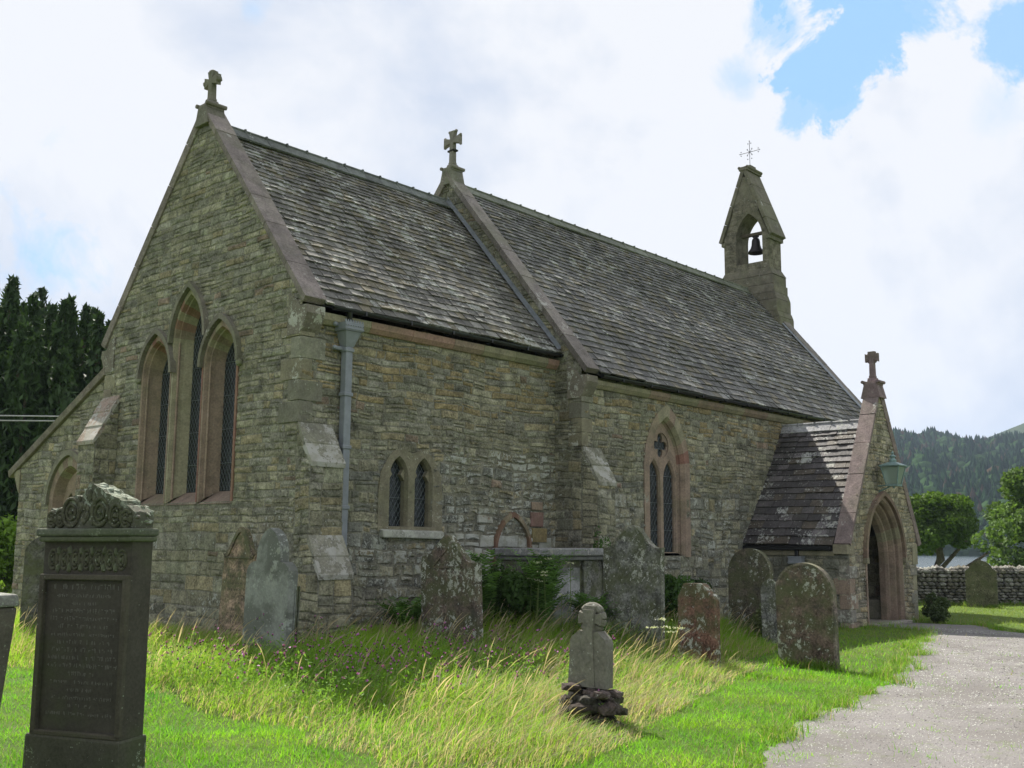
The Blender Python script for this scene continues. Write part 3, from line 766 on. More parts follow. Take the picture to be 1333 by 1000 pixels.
# --- downpipe with rainwater head
mb = MB(); px, py = .79, -.10
def box(a, b, c=(1,1,1,0)): mb.box(a, b, c)
mb.box((px-.065, py-.065, 1.35), (px+.065, py+.06, 4.64))
for z in (4.58, 3.9, 3.1, 2.2): mb.box((px-.085, py-.08, z-.03), (px+.085, py+.07, z+.03))
for z in (4.60, 4.96): mb.box((px-.24, py+.0, z-.03), (px+.0, py+.06, z+.03)); mb.ico((px-.24, py-.0, z), .045, (1,1,1,0), 1, .02)
dp = mb.build('downpipe', M['pipe'], church, bevel=.012)
mb = MB()
P0 = [Vector((px+s*.075, py+t*.07, 4.63)) for s, t in ((-1,-1),(1,-1),(1,1),(-1,1))]; P1 = [Vector((px+s*.15, py+t*.12-.03*(t < 0), 4.86)) for s, t in ((-1,-1),(1,-1),(1,.8),(-1,.8))]
mb.hexa(P0+P1); mb.box((px-.175, py-.17, 4.862), (px+.175, py+.09, 4.99)); mb.box((px-.185, py-.18, 4.88), (px+.185, py+.09, 4.90))
for i in range(8):
    x = px-.165+.047*i; mb.hexa([Vector(p) for p in ((x-.02, py-.165, 4.99), (x+.02, py-.165, 4.99), (x+.02, py-.15, 4.99), (x-.02, py-.15, 4.99), (x-.006, py-.165, 5.03), (x+.006, py-.165, 5.03), (x+.006, py-.15, 5.03), (x-.006, py-.15, 5.03))])
    mb.ico((x, py-.175, 4.94), .014, (1,1,1,0), 1, 0)
mb.build('rainwater_head', M['pipe'], dp, bevel=.005)
mb = MB(); mb.tube([(px-.04, -.19, 5.16), (px-.02, -.17, 5.08), (px, py-.05, 5.0)], .04, 8); mb.build('gutter_outlet', M['iron_black'], dp)

# --- east lancets
for i, (c, zs, rs) in enumerate(lancets):
    w_ = blocky(dress_col(1.0, .8 if i == 0 else .6, .05), 2)
    oA = opening(c, .50, zs, rs+.10, 2.30); oB = opening(c, .45, zs, rs, 2.30)
    mb = MB(); ring(mb, EAST, oA, oB, -.02, .026, w_, ends=False)
    oC = opening(c, .425, zs, rs-.02, 2.34); oD = opening(c, .405, zs, rs-.04, 2.37); oE = opening(c, .315, zs, rs-.14, 2.48); oM = opening(c, .385, zs, rs-.06, 2.40)
    skin(mb, EAST, oB, .026, oC, -.05, w_); skin(mb, EAST, oC, -.05, oD, -.055, w_); skin(mb, EAST, oD, -.055, oM, -.13, w_)
    skin(mb, EAST, oM, -.13, oE, -.27, w_)
    # roll shaft in the jamb
    for s in (-1, 1): mb.tube([EAST.p(c+s*.405, 2.36, -.05), EAST.p(c+s*.405, zs, -.05)], .022, 7, w_(3))
    # sloping sill
    mb.quad([EAST.p(c-.46, 2.27, .02), EAST.p(c+.46, 2.27, .02), EAST.p(c+.34, 2.49, -.28), EAST.p(c-.34, 2.49, -.28)], shade(PINK, .8, .1))
    lw = mb.build('lancet_window', M['dress'], church)
    glass(lw, EAST, oE, -.265, .085, bw=.003)
    hb = MB(); hA = arch(c, .575, zs-.0, rs+.21); hB = arch(c, .51, zs-.0, rs+.115)
    ring(hb, EAST, hA, hB, -.01, .10, blocky(lambda i: shade((.18,.165,.13), rng.uniform(.8, 1.1), .35), 4))
    if i != 1:
        s = 1 if i == 0 else -1
        hb.ico(EAST.p(c+s*.56, zs-.04, .05), .07, shade((.2,.2,.14), 1, .3), 1, .1)
    hb.build('hood_mould', M['dress'], lw, bevel=.01)

# --- chancel south twin window
mb = MB(); P = [(1.56, 1.86), (2.95, 1.86), (2.95, 2.45), (2.9, 2.78), (2.72, 3.06), (2.525, 3.20), (2.255, 3.10), (1.985, 3.20), (1.78, 3.06), (1.6, 2.78), (1.56, 2.45)]
hol = [opening(1.985, .20, 2.72, .33, 1.93), opening(2.525, .20, 2.72, .33, 1.93)]
tess(mb, SOUTH, P, hol, .022, shade(BUFF, .72, .5)); sides(mb, SOUTH, P, -.02, .022, shade(BUFF, .72, .5))
for h in hol:
    cx = (h[0][0]+h[-1][0])/2; inner = opening(cx, .175, 2.72, .285, 1.94)
    skin(mb, SOUTH, h+[h[0]], .022, inner+[inner[0]], -.05, lambda i: shade(BUFF, .75, .1)); skin(mb, SOUTH, inner+[inner[0]], -.05, inner+[inner[0]], -.14, lambda i: shade(BUFF, .7, .1))
    for s in (-1, 1):   # cusps of the trefoil heads
        q = [(cx+s*.17, 2.66), (cx+s*.09, 2.76), (cx+s*.165, 2.87)]
        f_ = -.045
        b = [SOUTH.p(*p, f_) for p in q]; b2 = [SOUTH.p(*p, f_-.08) for p in q]
        mb.quad(b, shade(BUFF, .8, .1)); mb.quad(b2, shade(BUFF, .8, .1))
        for k in range(3): mb.quad([b[k], b[(k+1) % 3], b2[(k+1) % 3], b2[k]], shade(BUFF, .8, .1))
tw = mb.build('twin_window', M['dress'], church)
for cx in (1.985, 2.525): glass(tw, SOUTH, opening(cx, .178, 2.72, .285, 1.94), -.135, .085, bw=.004)
mb = MB(); mb.hexa([Vector(SOUTH.p(*p)) for p in ((1.62, 1.76, -.02), (2.93, 1.74, -.02), (2.93, 1.74, .10), (1.62, 1.76, .11), (1.60, 1.93, -.2), (2.96, 1.93, -.2), (2.95, 1.86, .09), (1.60, 1.88, .10))], shade((.32,.32,.28), 1, .9)); mb.build('window_sill', M['dress'], tw, bevel=.02)
# blocked doorway head low in the chancel wall
mb = MB(); hA = opening(4.69, .49, 1.55, .68, .3); hB = opening(4.69, .43, 1.55, .59, .3); ring(mb, SOUTH, hA, hB, -.01, .07, blocky(lambda i: shade(rng.choice([(.20,.12,.085), (.22,.18,.12)]), rng.uniform(.8, 1.1), .3), 3))
mb.build('blocked_doorway', M['dress'], church, bevel=.006)
mb = MB()
for x0, x1, z0, z1, c in ((5.17, 5.52, 1.98, 2.24, (.20,.125,.105)), (5.22, 5.62, 1.70, 1.95, (.25,.20,.10)), (5.2, 5.5, 2.28, 2.42, (.25,.19,.14))):
    mb.box((x0, -.04, z0), (x1, .02, z1), shade(c, 1, .05), jit=.006)
mb.build('coloured_wall_stones', M['dress'], church, bevel=.01)

# --- nave two-light window
mb = MB(); wf = blocky(dress_col(.95, .6, .08), 2)
oA = opening(8.66, .82, 3.22, 1.28, 1.42); oB = opening(8.66, .64, 3.22, 1.04, 1.42)
ring(mb, NSOUTH, oA, oB, -.02, .028, wf, ends=False)
oC = opening(8.66, .575, 3.22, .96, 1.46); skin(mb, NSOUTH, oB, .028, oC, -.05, wf); oD = opening(8.66, .55, 3.22, .92, 1.5); skin(mb, NSOUTH, oC, -.05, oC, -.08, wf); skin(mb, NSOUTH, oC, -.08, oD, -.12, wf)
nw_ = mb.build('nave_window', M['dress'], church)
tp = opening(8.66, .56, 3.22, .93, 1.5)
l1_ = opening(8.385, .225, 2.95, .44, 1.52); l2_ = opening(8.935, .225, 2.95, .44, 1.52)
circ = [(8.66+.26*math.cos(t), 3.67+.26*math.sin(t)) for t in [2*math.pi*k/24 for k in range(24)]]
def foil(r0, r1, n=32): return [(8.66+(r0+r1*abs(math.cos(2*t)))*math.cos(t), 3.67+(r0+r1*abs(math.cos(2*t)))*math.sin(t)) for t in [2*math.pi*k/n for k in range(n)]]
mb = MB(); tess(mb, NSOUTH, tp, [l1_, l2_, circ], -.12, shade(PINK, 1.05, .05))
for h in (l1_, l2_):
    cx = (h[0][0]+h[-1][0])/2; inn = opening(cx, .195, 2.95, .38, 1.52)
    skin(mb, NSOUTH, h+[h[0]], -.12, inn+[inn[0]], -.16, lambda i: shade(PINK, .9, 0)); skin(mb, NSOUTH, inn+[inn[0]], -.16, inn+[inn[0]], -.20, lambda i: shade(PINK, .9, 0))
fo = foil(.105, .14); cc_ = [(8.66+.26*math.cos(t), 3.67+.26*math.sin(t)) for t in [2*math.pi*k/32 for k in range(32)]]
skin(mb, NSOUTH, cc_+[cc_[0]], -.12, cc_+[cc_[0]], -.145, lambda i: shade(PINK, .95, 0)); skin(mb, NSOUTH, cc_+[cc_[0]], -.145, fo+[fo[0]], -.155, lambda i: shade(PINK, .9, 0)); skin(mb, NSOUTH, fo+[fo[0]], -.155, fo+[fo[0]], -.20, lambda i: shade(PINK, .8, 0))
mb.build('window_tracery', M['dress'], nw_)
glass(nw_, NSOUTH, tp, -.195, .11, bw=.0035)

# --- vestry (lean-to on the far side)
def vz(y): return 4.80-.462*(y-5.93)
P = [(5.9, zb0), (9.32, zb0), (9.36, vz(9.36)-.1), (5.9, vz(5.9)-.1)]
vh = opening(7.12, .66, 2.35, .75, 1.1)
mb = MB(); tess(mb, EAST, P, [vh], -.04, MORT+(.2,))
VE = Fr((.04, 0), (0, 1), (-1, 0))
stones(mb, VE, P, [vh], zb0, 5, lambda z: (.11, .18), lambda z: (.15, .4), lich=lambda a, z: .3, pal=lambda a, z: tuple(q*1.05 for q in pal_khaki(a, z)))
f_ = Fr((0, 9.32), (1, 0), (0, 1)); q = [(.04, zb0), (5.5, zb0), (5.5, vz(9.36)-.1), (.04, vz(9.36)-.1)]; tess(mb, f_, q, [], 0, MORT+(.2,))
mb.build('vestry_wall', M['wall'], church)
mb = MB(); wf = blocky(dress_col(.95, .7, .05), 2); ring(mb, VE, opening(7.12, .80, 2.35, .92, 1.1), opening(7.12, .64, 2.35, .73, 1.1), -.02, .03, wf, ends=False)
oi = opening(7.12, .56, 2.35, .64, 1.1); skin(mb, VE, opening(7.12, .64, 2.35, .73, 1.1), .03, oi, -.15, wf)
l1_ = opening(6.86, .19, 2.2, .38, 1.1); l2_ = opening(7.38, .19, 2.2, .38, 1.1); tess(mb, VE, oi, [l1_, l2_], -.15, shade(PINK, 1.1, 0))
for h in (l1_, l2_): skin(mb, VE, h, -.15, h, -.26, wf)
vw = mb.build('vestry_window', M['dress'], church); glass(vw, VE, oi, -.25, .09)
hb = MB(); ring(hb, VE, arch(7.12, .90, 2.35, 1.04), arch(7.12, .80, 2.35, .93), -.01, .09, lambda i: shade((.2,.19,.14), 1, .3)); hb.build('hood_mould', M['dress'], vw, bevel=.01)
mb = MB(); n = 5
for i in range(n):
    y0 = 5.9+i*(3.85/n)+.003; y1 = 5.9+(i+1)*(3.85/n)-.003; c = shade((.20,.17,.15), rng.uniform(.85, 1.1), .3)
    mb.hexa([Vector(p) for p in ((-.03, y0, vz(y0)-.1), (.35, y0, vz(y0)-.1), (.35, y1, vz(y1)-.1), (-.03, y1, vz(y1)-.1), (-.06, y0, vz(y0)+.03), (.35, y0, vz(y0)+.03), (.35, y1, vz(y1)+.03), (-.06, y1, vz(y1)+.03))], c)
mb.hexa([Vector(p) for p in ((-.0, 9.3, 2.6), (.33, 9.3, 2.6), (.33, 9.42, 2.75), (-.0, 9.42, 2.75), (-.0, 9.3, 3.1), (.33, 9.3, 3.1), (.33, 9.6, 3.05), (-.0, 9.6, 3.05))], shade(BUFF, .9, .3))
mb.build('vestry_coping', M['coping'], church, bevel=.008)
vs = Vector((0, -3.8, 3.8*.462)); slates('vestry_roof', (.3, 9.7, vz(9.7)-.08), (1,0,0), vs.normalized(), 5.4, vs.length, .28, .2, (.3, .5))

# --- porch
PX0, PX1, PY, PC = 11.75, 15.2, -3.03, 13.656
PS = Fr((0, PY), (1, 0), (0, -1)); PE = Fr((PX0, 0), (0, -1), (-1, 0)); PW = Fr((PX1+.05, 0), (0, 1), (1, 0))
def pcz(x): return 1.773+1.833*(1.911-abs(x-PC))
P = [(PX0, zb0), (PX1+.1, zb0), (PX1+.1, 1.25), (PX1+.18, 1.45), (PX1+.18, pcz(PX1+.18)-.12), (PC, pcz(PC)-.13), (PX0+.02, pcz(PX0+.02)-.12)]
CX = 13.52
dh = opening(CX, .98, 1.42, 1.30, zb0+.001)
mb = MB(); tess(mb, PS, P, [dh], 0, MORT+(.3,))
stones(mb, PS, P, [dh], zb0, 5.3, lambda z: (.11, .18), lambda z: (.13, .32), pal=lambda a, z: tuple(q*1.05*k for q, k in zip(pal_khaki(a, z), (1.08, 1, .98))), lich=lambda a, z: .45, irr=lambda a, z: .25, prot=(.005, .018))
P2 = [(ND, zb0), (-PY, zb0), (-PY, 1.62), (ND, 1.62)]
tess(mb, PE, P2, [], 0, MORT+(.3,)); stones(mb, PE, P2, [], zb0, 1.5, lambda z: (.16, .26), lambda z: (.2, .45), pal=pal_south, lich=lambda a, z: .5, irr=lambda a, z: .4)
P3 = [(PY, zb0), (-ND, zb0), (-ND, 1.6), (PY, 1.6)]; tess(mb, PW, P3, [], 0, MORT+(.3,)); stones(mb, PW, P3, [], zb0, 1.5, lambda z: (.18, .26), lambda z: (.3, .5))
# inner faces
IE = Fr((PX0+.4, 0), (0, 1), (1, 0)); IW = Fr((PX1-.35, 0), (0, -1), (-1, 0)); q1 = [(PY+.4, zb0), (-ND, zb0), (-ND, 1.9), (PY+.4, 1.9)]; q2 = [(-a, z) for a, z in q1]
for f_, q in ((IE, q1), (IW, q2)):
    tess(mb, f_, q, [], 0, MORT+(0,)); stones(mb, f_, q, [], zb0, 1.9, lambda z: (.2, .3), lambda z: (.3, .6), lich=lambda a, z: 0, prot=(.002, .008), pal=lambda a, z: tuple(q*.9 for q in pal_khaki(a, z)))
IS = Fr((0, PY+.42), (1, 0), (0, 1)); q = [(PX0+.4, zb0), (PX1-.35, zb0), (PX1-.35, 1.8), (PC, 4.3), (PX0+.4, 1.8)]; tess(mb, IS, q, [opening(CX, .74, 1.42, 1.0, zb0+.001)], 0, MORT+(0,))
mb.quad([(PX0, PY, 1.55), (PX0+.4, PY, 1.55), (PX0+.4, -ND, 1.55), (PX0, -ND, 1.55)], MORT+(0,))
mb.quad([(PX1-.35, PY, 1.55), (PX1+.05, PY, 1.55), (PX1+.05, -ND, 1.55), (PX1-.35, -ND, 1.55)], MORT+(0,))
porch = mb.build('porch', M['wall'], church)
# arch orders
wf = blocky(dress_col(.95, .75, .08), 2); mb = MB()
o0 = opening(CX, 1.0, 1.42, 1.34, zb0); o1 = opening(CX, .94, 1.42, 1.26, zb0)
ring(mb, PS, o0, o1, -.02, .03, wf, ends=False)
seq = [(.94, 1.26, .03), (.90, 1.22, -.03), (.90, 1.22, -.10), (.86, 1.17, -.11), (.84, 1.14, -.16), (.82, 1.12, -.22), (.78, 1.07, -.23), (.75, 1.03, -.29), (.74, 1.01, -.42)]
for (a, r_, d), (a2, r2_, d2) in zip(seq[:-1], seq[1:]): skin(mb, PS, opening(CX, a, 1.42, r_, zb0), d, opening(CX, a2, 1.42, r2_, zb0), d2, wf)
da = mb.build('door_arch', M['dress'], porch)
hb = MB(); ring(hb, PS, arch(CX, 1.09, 1.42, 1.45), arch(CX, 1.0, 1.42, 1.35), -.01, .10, blocky(lambda i: shade((.21,.15,.115), rng.uniform(.8, 1.1), .3), 3))
for s in (-1, 1): hb.box(PS.p(CX+s*1.045-.06, 1.30, .11), PS.p(CX+s*1.045+.06, 1.42, -.01), shade(BUFF, .8, .3))
hb.build('hood_mould', M['dress'], da, bevel=.01)
# porch quoins down the front corners
mb = MB(); mbr = MB(); z = zb0; k = 0
while z < 1.2:
    h = rng.uniform(.24, .34); a, b = ((.34, .22), (.22, .34))[k % 2]
    mb.box((PX0-.02, PY-.022, z+.005), (PX0+a, PY+b, min(z+h, 1.55)-.005), shade(rng.choice([BUFF, PINK, (.25,.23,.2)]), rng.uniform(.8, 1.05), .7), jit=.002)
    mbr.box((PX1+.11-a, PY-.022, z+.005), (PX1+.125, PY+b, min(z+h, 1.25)-.005), shade(rng.choice([BUFF, PINK, (.25,.23,.2)]), rng.uniform(.8, 1.05), .4), jit=.002); z += h; k += 1
mb.build('quoins', M['dress'], porch, bevel=.008); mbr.build('quoins', M['dress'], porch, bevel=.008); mb = MB()
mb.box((PX1-.1, PY-.03, 1.25), (PX1+.2, PY+.3, 1.72), shade(BUFF, .9, .3)); mb.build('kneeler_stone', M['dress'], porch, bevel=.01); mb = MB(); mb.box((PX0-.10, PY-.02, 1.5), (PX0+.28, PY+.3, 1.70), shade(BUFF, .8, .3))
mb.build('kneeler_stone', M['dress'], porch, bevel=.01)
# inner door and floor, bench
mb = MB(); f_ = Fr((0, -ND-.03), (1, 0), (0, -1)); ring(mb, f_, opening(CX, .72, 1.3, .95, 0), opening(CX, .58, 1.3, .8, 0), -.02, .06, wf); ia = mb.build('inner_door', M['dress'], porch)
mb = MB(); tess(mb, f_, opening(CX, .6, 1.3, .82, 0), [], .02, (1,1,1,0))
for k in range(6): x = CX-.5+.2*k; mb.box((x-.004, -ND-.055, .02), (x+.004, -ND-.049, 1.4))
mb.build('door_boards', M['doorwood'], ia)
mb = MB(); mb.box((PX0+.4, PY+.0, zb0-.1), (PX1-.35, -ND, .03), shade((.25,.23,.2), 1, 0)); mb.box((PX1-.75, PY+.5, .03), (PX1-.36, -ND-.02, .46), shade((.27,.25,.2), 1, 0)); mb.box((PX0+.41, PY+.5, .03), (PX0+.78, -ND-.02, .46), shade((.27,.25,.2), 1, 0)); mb.box((PX0+.75, PY-.25, -.1), (PX1-.7, PY+.0, .05), shade((.27,.25,.22), 1, .1)); mb.build('porch_floor', M['dress'], porch, bevel=.01)
# porch roof
pe_x, pe_z, pr_z = PX0-.10, 1.70, 4.40
ln = math.hypot(PC-pe_x, pr_z-pe_z); s3 = Vector(((PC-pe_x)/ln, 0, (pr_z-pe_z)/ln))
def porch_slates(name, sgn):
    O = Vector((pe_x if sgn > 0 else 2*PC-pe_x, PY+.30, pe_z)); S = Vector((s3.x*sgn, 0, s3.z))
    return slates(name, O, (0, 1, 0), S, -ND-(PY+.30)+.02, ln, .205, .15, (.22, .42), col=(.068,.062,.062), lich=.62, bright=.1)
pr_ = porch_slates('porch_roof', 1); pr_.parent = porch; o = porch_slates('porch_roof', -1); o.parent = porch
ridge_tiles(PY+.3, -ND+.02, PC, pr_z+.02, sec=.42, along='y', col=(.26,.26,.27), parent=pr_, lichen=.4, wd=.13)
cp4 = coping('porch_coping', PY-.06, PY+.30, PC-1.94, pcz(PC-1.94), PC, pcz(PC), th=.12, n=5, col=(.235,.185,.175), lich=.35, fr_axis='x')
cp4.parent = porch
mb = MB(); mb.box((PX0-.14, PY+.33, 1.575), (PX0-.04, -ND, 1.655)); mb.box((PX0-.11, -1.95, 1.40), (PX0-.05, -1.87, 1.6)); mb.build('gutter', M['iron_black'], porch, bevel=.012)
mb = MB(); mb.box((PX0-.19, -2.06, 1.28), (PX0-.02, -1.76, 1.43)); mb.box((PX0-.2, -2.075, 1.30), (PX0-.02, -1.745, 1.325)); mb.box((PX0-.2, -2.075, 1.415), (PX0-.02, -1.745, 1.44)); mb.box((PX0-.13, -1.96, .1), (PX0-.04, -1.86, 1.28)); mb.build('rainwater_head', M['pipe'], porch, bevel=.006)
mb = MB(); mb.box((PX0-.05, PY+.3, 1.46), (PX0+.3, -ND, 1.56), shade(BUFF, .9, .1)); mb.build('eaves_cornice', M['dress'], porch, bevel=.01)

# --- bellcote
BX0, BX1, BY = 18.66, 19.42, 2.98
FB = Fr((BX0, 0), (0, 1), (-1, 0)); BB = Fr((BX1, 0), (0, 1), (1, 0))
SC = (.16,.145,.112)
def slabpoly(mb, P, holes, c):
    tess(mb, FB, P, holes, 0, c); tess(mb, BB, P, holes, 0, c); 
    for q in [P]+holes:
        n = len(q)
        for i in range(n):
            p, r_ = q[i], q[(i+1) % n]; mb.quad([FB.p(*p), FB.p(*r_), BB.p(*r_), BB.p(*p)], c)
mb = MB()
bo = opening(BY-.10, .45, 10.92, .80, 10.14)
slabpoly(mb, [(BY-.76, 9.9), (BY+.76, 9.9), (BY+.76, 10.98), (BY+.1, 12.6), (BY-.1, 12.6), (BY-.76, 10.98)], [bo], shade(SC, 1, .2))
# coursed blocks on the front
stones(mb, FB, [(BY-.75, 9.92), (BY+.75, 9.92), (BY+.75, 10.98), (BY+.05, 12.75), (BY-.05, 12.75), (BY-.75, 10.98)], [opening(BY-.10, .47, 10.92, .82, 10.12)], 9.92, 12.7, lambda z: (.26, .34), lambda z: (.35, .6), pal=lambda a, z: jit(SC, .85, 1.1), lich=lambda a, z: .2, prot=(.004, .008), gap=.006)
BS = Fr((0, BY-.76), (1, 0), (0, -1)); stones(mb, BS, [(BX0, 9.92), (BX1, 9.92), (BX1, 10.95), (BX0, 10.95)], [], 9.92, 10.95, lambda z: (.26, .34), lambda z: (.4, .7), pal=lambda a, z: jit(SC, .95, 1.25), lich=lambda a, z: .2, prot=(.004, .008), gap=.006)
bc = mb.build('bellcote', M['wall'], church)
mb = MB()   # stepped plinths below
def ringbox(x0, x1, hw, z0, z1, hw2=None, x02=None, x12=None, c=None):
    hw2 = hw if hw2 is None else hw2; x02 = x0 if x02 is None else x02; x12 = x1 if x12 is None else x12
    mb.hexa([Vector(p) for p in ((x0, BY-hw, z0), (x1, BY-hw, z0), (x1, BY+hw, z0), (x0, BY+hw, z0), (x02, BY-hw2, z1), (x12, BY-hw2, z1), (x12, BY+hw2, z1), (x02, BY+hw2, z1))], c or shade(SC, rng.uniform(.85, 1.1), .35))
ringbox(BX0-.05, BX1+.06, .90, 9.69, 9.92, .77, BX0-.005, BX1+.005)
ringbox(BX0-.045, BX1+.05, .88, 9.40, 9.685); ringbox(BX0-.05, BX1+.06, .92, 9.14, 9.395)
ringbox(BX0-.06, BX1+.07, 1.0, 8.92, 9.135, .93); ringbox(BX0-.06, BX1+.07, 1.0, 8.55, 8.915); ringbox(BX0-.07, BX1+.08, 1.08, 8.36, 8.545, 1.01); ringbox(BX0-.07, BX1+.08, 1.08, 7.6, 8.355)
mb.build('bellcote_base', M['dress'], bc, bevel=.012)
mb = MB()   # gablet roof: two steep stone slopes
for s in (-1, 1):
    n = 4
    for i in range(n):
        t0, t1 = i/n, (i+1)/n
        def q(x, t, off):
            y = BY+s*(.90*(1-t)+off*.9+.04*t); z = 10.93+2.24*t+off*.36
            return Vector((x, y, z))
        c = shade(SC, rng.uniform(.85, 1.15), .35)
        mb.hexa([q(BX0-.05, t0+.003, -.09), q(BX1+.05, t0+.003, -.09), q(BX1+.05, t1-.003, -.09), q(BX0-.05, t1-.003, -.09), q(BX0-.06, t0+.003, .03), q(BX1+.06, t0+.003, .03), q(BX1+.06, t1-.003, .03), q(BX0-.06, t1-.003, .03)], c)
tess(mb, Fr((BX0-.02, 0), (0, 1), (-1, 0)), [(BY-.5, 11.95), (BY-.1, 12.9), (BY+.1, 12.9), (BY+.5, 11.95), (BY+.3, 12.05), (BY, 12.25), (BY-.3, 12.05)], [], 0, shade(SC, .95, .2))
mb.box((BX0-.08, BY-.15, 13.10), (BX1+.08, BY+.15, 13.22), shade(SC, 1, .2)); mb.tube([(BX0-.08, BY-.14, 13.2), (BX1+.08, BY-.14, 13.2)], .05, 8, shade(SC, 1, .2)); mb.tube([(BX0-.08, BY+.14, 13.2), (BX1+.08, BY+.14, 13.2)], .05, 8, shade(SC, 1, .2)); mb.box((BX0+.2, BY-.11, 13.22), (BX1-.2, BY+.11, 13.34), shade(SC, 1, .2))
for s in (-1, 1): mb.box((BX0-.05, BY+s*.76-.07, 10.80), (BX1+.05, BY+s*.76+.07, 10.92), shade(SC, .9, .2))
mb.build('gablet_roof', M['coping'], bc, bevel=.012)
mb = MB()   # iron cross
cx_, cz_ = (BX0+BX1)/2, 13.30; TH = .009
mb.tube([(cx_, BY, cz_), (cx_, BY, cz_+.86)], TH, 6); mb.tube([(cx_, BY-.32, cz_+.52), (cx_, BY+.32, cz_+.52)], TH, 6)
def disc(y, z, r=.02): mb.ico((cx_, y, z), r, (1,1,1,0), 1, 0)
for (y, z) in ((0, .88), (-.05, .8), (.05, .8), (-.34, .52), (-.30, .58), (-.30, .46), (.34, .52), (.30, .58), (.30, .46), (.08, .62), (-.08, .62), (.08, .42), (-.08, .42), (-.07, .3), (.07, .3)): disc(BY+y, cz_+z)
for a in range(4):
    t = math.pi/4+a*math.pi/2; mb.tube([(cx_, BY, cz_+.52), (cx_, BY+.12*math.cos(t), cz_+.52+.12*math.sin(t))], .007, 5)
mb.build('iron_cross', M['iron_black'], bc)
mb = MB(); mb.box(((BX0+BX1)/2-.07, BY-.5-.10, 11.09), ((BX0+BX1)/2+.07, BY+.5-.10, 11.17)); mb.build('bell_beam', M['wood'], bc)
# bell: swings freely, its own thing
bell = empty('bell', ((BX0+BX1)/2, BY-.13, 11.09)); tag(bell, 'dark bronze bell hanging in the arch of the stone bellcote', 'bell')
mb = MB(); bell.scale = (1.08, 1.08, .9)
mb.lathe([(0, -.06), (.05, -.06), (.075, -.10), (.10, -.13), (.115, -.2), (.125, -.34), (.155, -.46), (.215, -.56), (.235, -.62), (.22, -.63), (.19, -.56), (.1, -.4), (0, -.3)], 0, 0, 20); mb.build('bell_body', M['bronze'], bell, smooth=True)
mb = MB(); mb.tube([(0, 0, -.3), (0, 0, -.68)], .012, 6); mb.ico((0, 0, -.66), .035, (1,1,1,0), 1, 0); mb.build('clapper', M['bronze'], bell)
mb = MB(); mb.box((-.035, -.09, -.07), (.035, .09, .0)); mb.tube([(-.02, -.2, .0), (-.02, .2, .0)], .02, 6); mb.build('headstock', M['bronze'], bell, bevel=.008)

# --- gable crosses (fixed finials)
def finial(parent, x, y, z, hgt, arm, facing='x', style=0, col=(.2,.19,.15), zd=.0, saddle=.20):
    mb = MB(); c = shade(col, 1, .3)
    def q(a, b, zz): return Vector((x+b, y+a, zz)) if facing == 'x' else Vector((x+a, y+b, zz))
    def bx(a0, a1, b, z0, z1, ta=None, tb=None, cc=None):
        ta0, ta1 = (a0, a1) if ta is None else ta; tb = b if tb is None else tb
        mb.hexa([q(a0, -b, z0), q(a1, -b, z0), q(a1, b, z0), q(a0, b, z0), q(ta0, -tb, z1), q(ta1, -tb, z1), q(ta1, tb, z1), q(ta0, tb, z1)], cc or c)
    bx(-saddle*1.05, saddle*1.05, .18, z-.30, z+.05, (-saddle*.62, saddle*.62))            # saddle stone
    for s in (-1, 1): mb.tube([q(s*saddle*.78, -.2, z+.07), q(s*saddle*.78, .2, z+.07)], .04, 8, c)
    bx(-saddle*.75, saddle*.75, .17, z+.0, z+.08); bx(-.10, .10, .10, z+.08, z+.17, (-.09, .09), .08)
    z0 = z+.16; zt = z+hgt; zc = zt-arm*.95
    bx(-.062, .062, .055, z0, zt-.05, (-.05, .05), .05)
    bx(-.05, .05, .05, zt-.16, zt, (-.085, .085), .055); bx(-.07, .07, .065, z0+.02, z0+.06)
    for s in (-1, 1):
        a0, a1 = (.04, arm) if s > 0 else (-arm, -.04)
        h0, h1 = (.045, .10) if s > 0 else (.10, .045)
        mb.hexa([q(a0, -.05, zc-h0), q(a1, -.05, zc-h1), q(a1, .05, zc-h1), q(a0, .05, zc-h0), q(a0, -.05, zc+h0), q(a1, -.05, zc+h1), q(a1, .05, zc+h1), q(a0, .05, zc+h0)], c)
        if style == 1:
            mb.ico(q(s*arm, 0, zc+.10), .04, c, 1, .1); mb.ico(q(s*arm, 0, zc-.10), .04, c, 1, .1); mb.ico(q(s*.1, 0, zt), .04, c, 1, .1)
            bx(-.11, .11, .06, zc-.24, zc-.20)
        if style == 0: mb.ico(q(s*arm, 0, zc), .07, c, 1, .12)
    if style == 2:
        n = 16; rr = arm*.72; pts = [q(rr*math.cos(t), 0, zc+rr*math.sin(t)) for t in [2*math.pi*k/n for k in range(n+1)]]; mb.tube(pts, .045, 7, c)
    if style == 0: mb.ico(q(0, 0, zt-.02), .08, c, 1, .12)
    return mb.build('gable_cross', M['dress'], parent, bevel=.008)
finial(cp1, .10, YR, cop_z(YR)-.08, .72, .19, style=0, col=(.17,.155,.13))
finial(cp2, L1+.1, YR, ncop_z(YR)+.02, .93, .235, style=1, col=(.19,.18,.15))
finial(cp4, PC, PY+.12, pcz(PC)-.02, .78, .15, facing='x', style=2, col=(.20,.15,.15), saddle=.22)

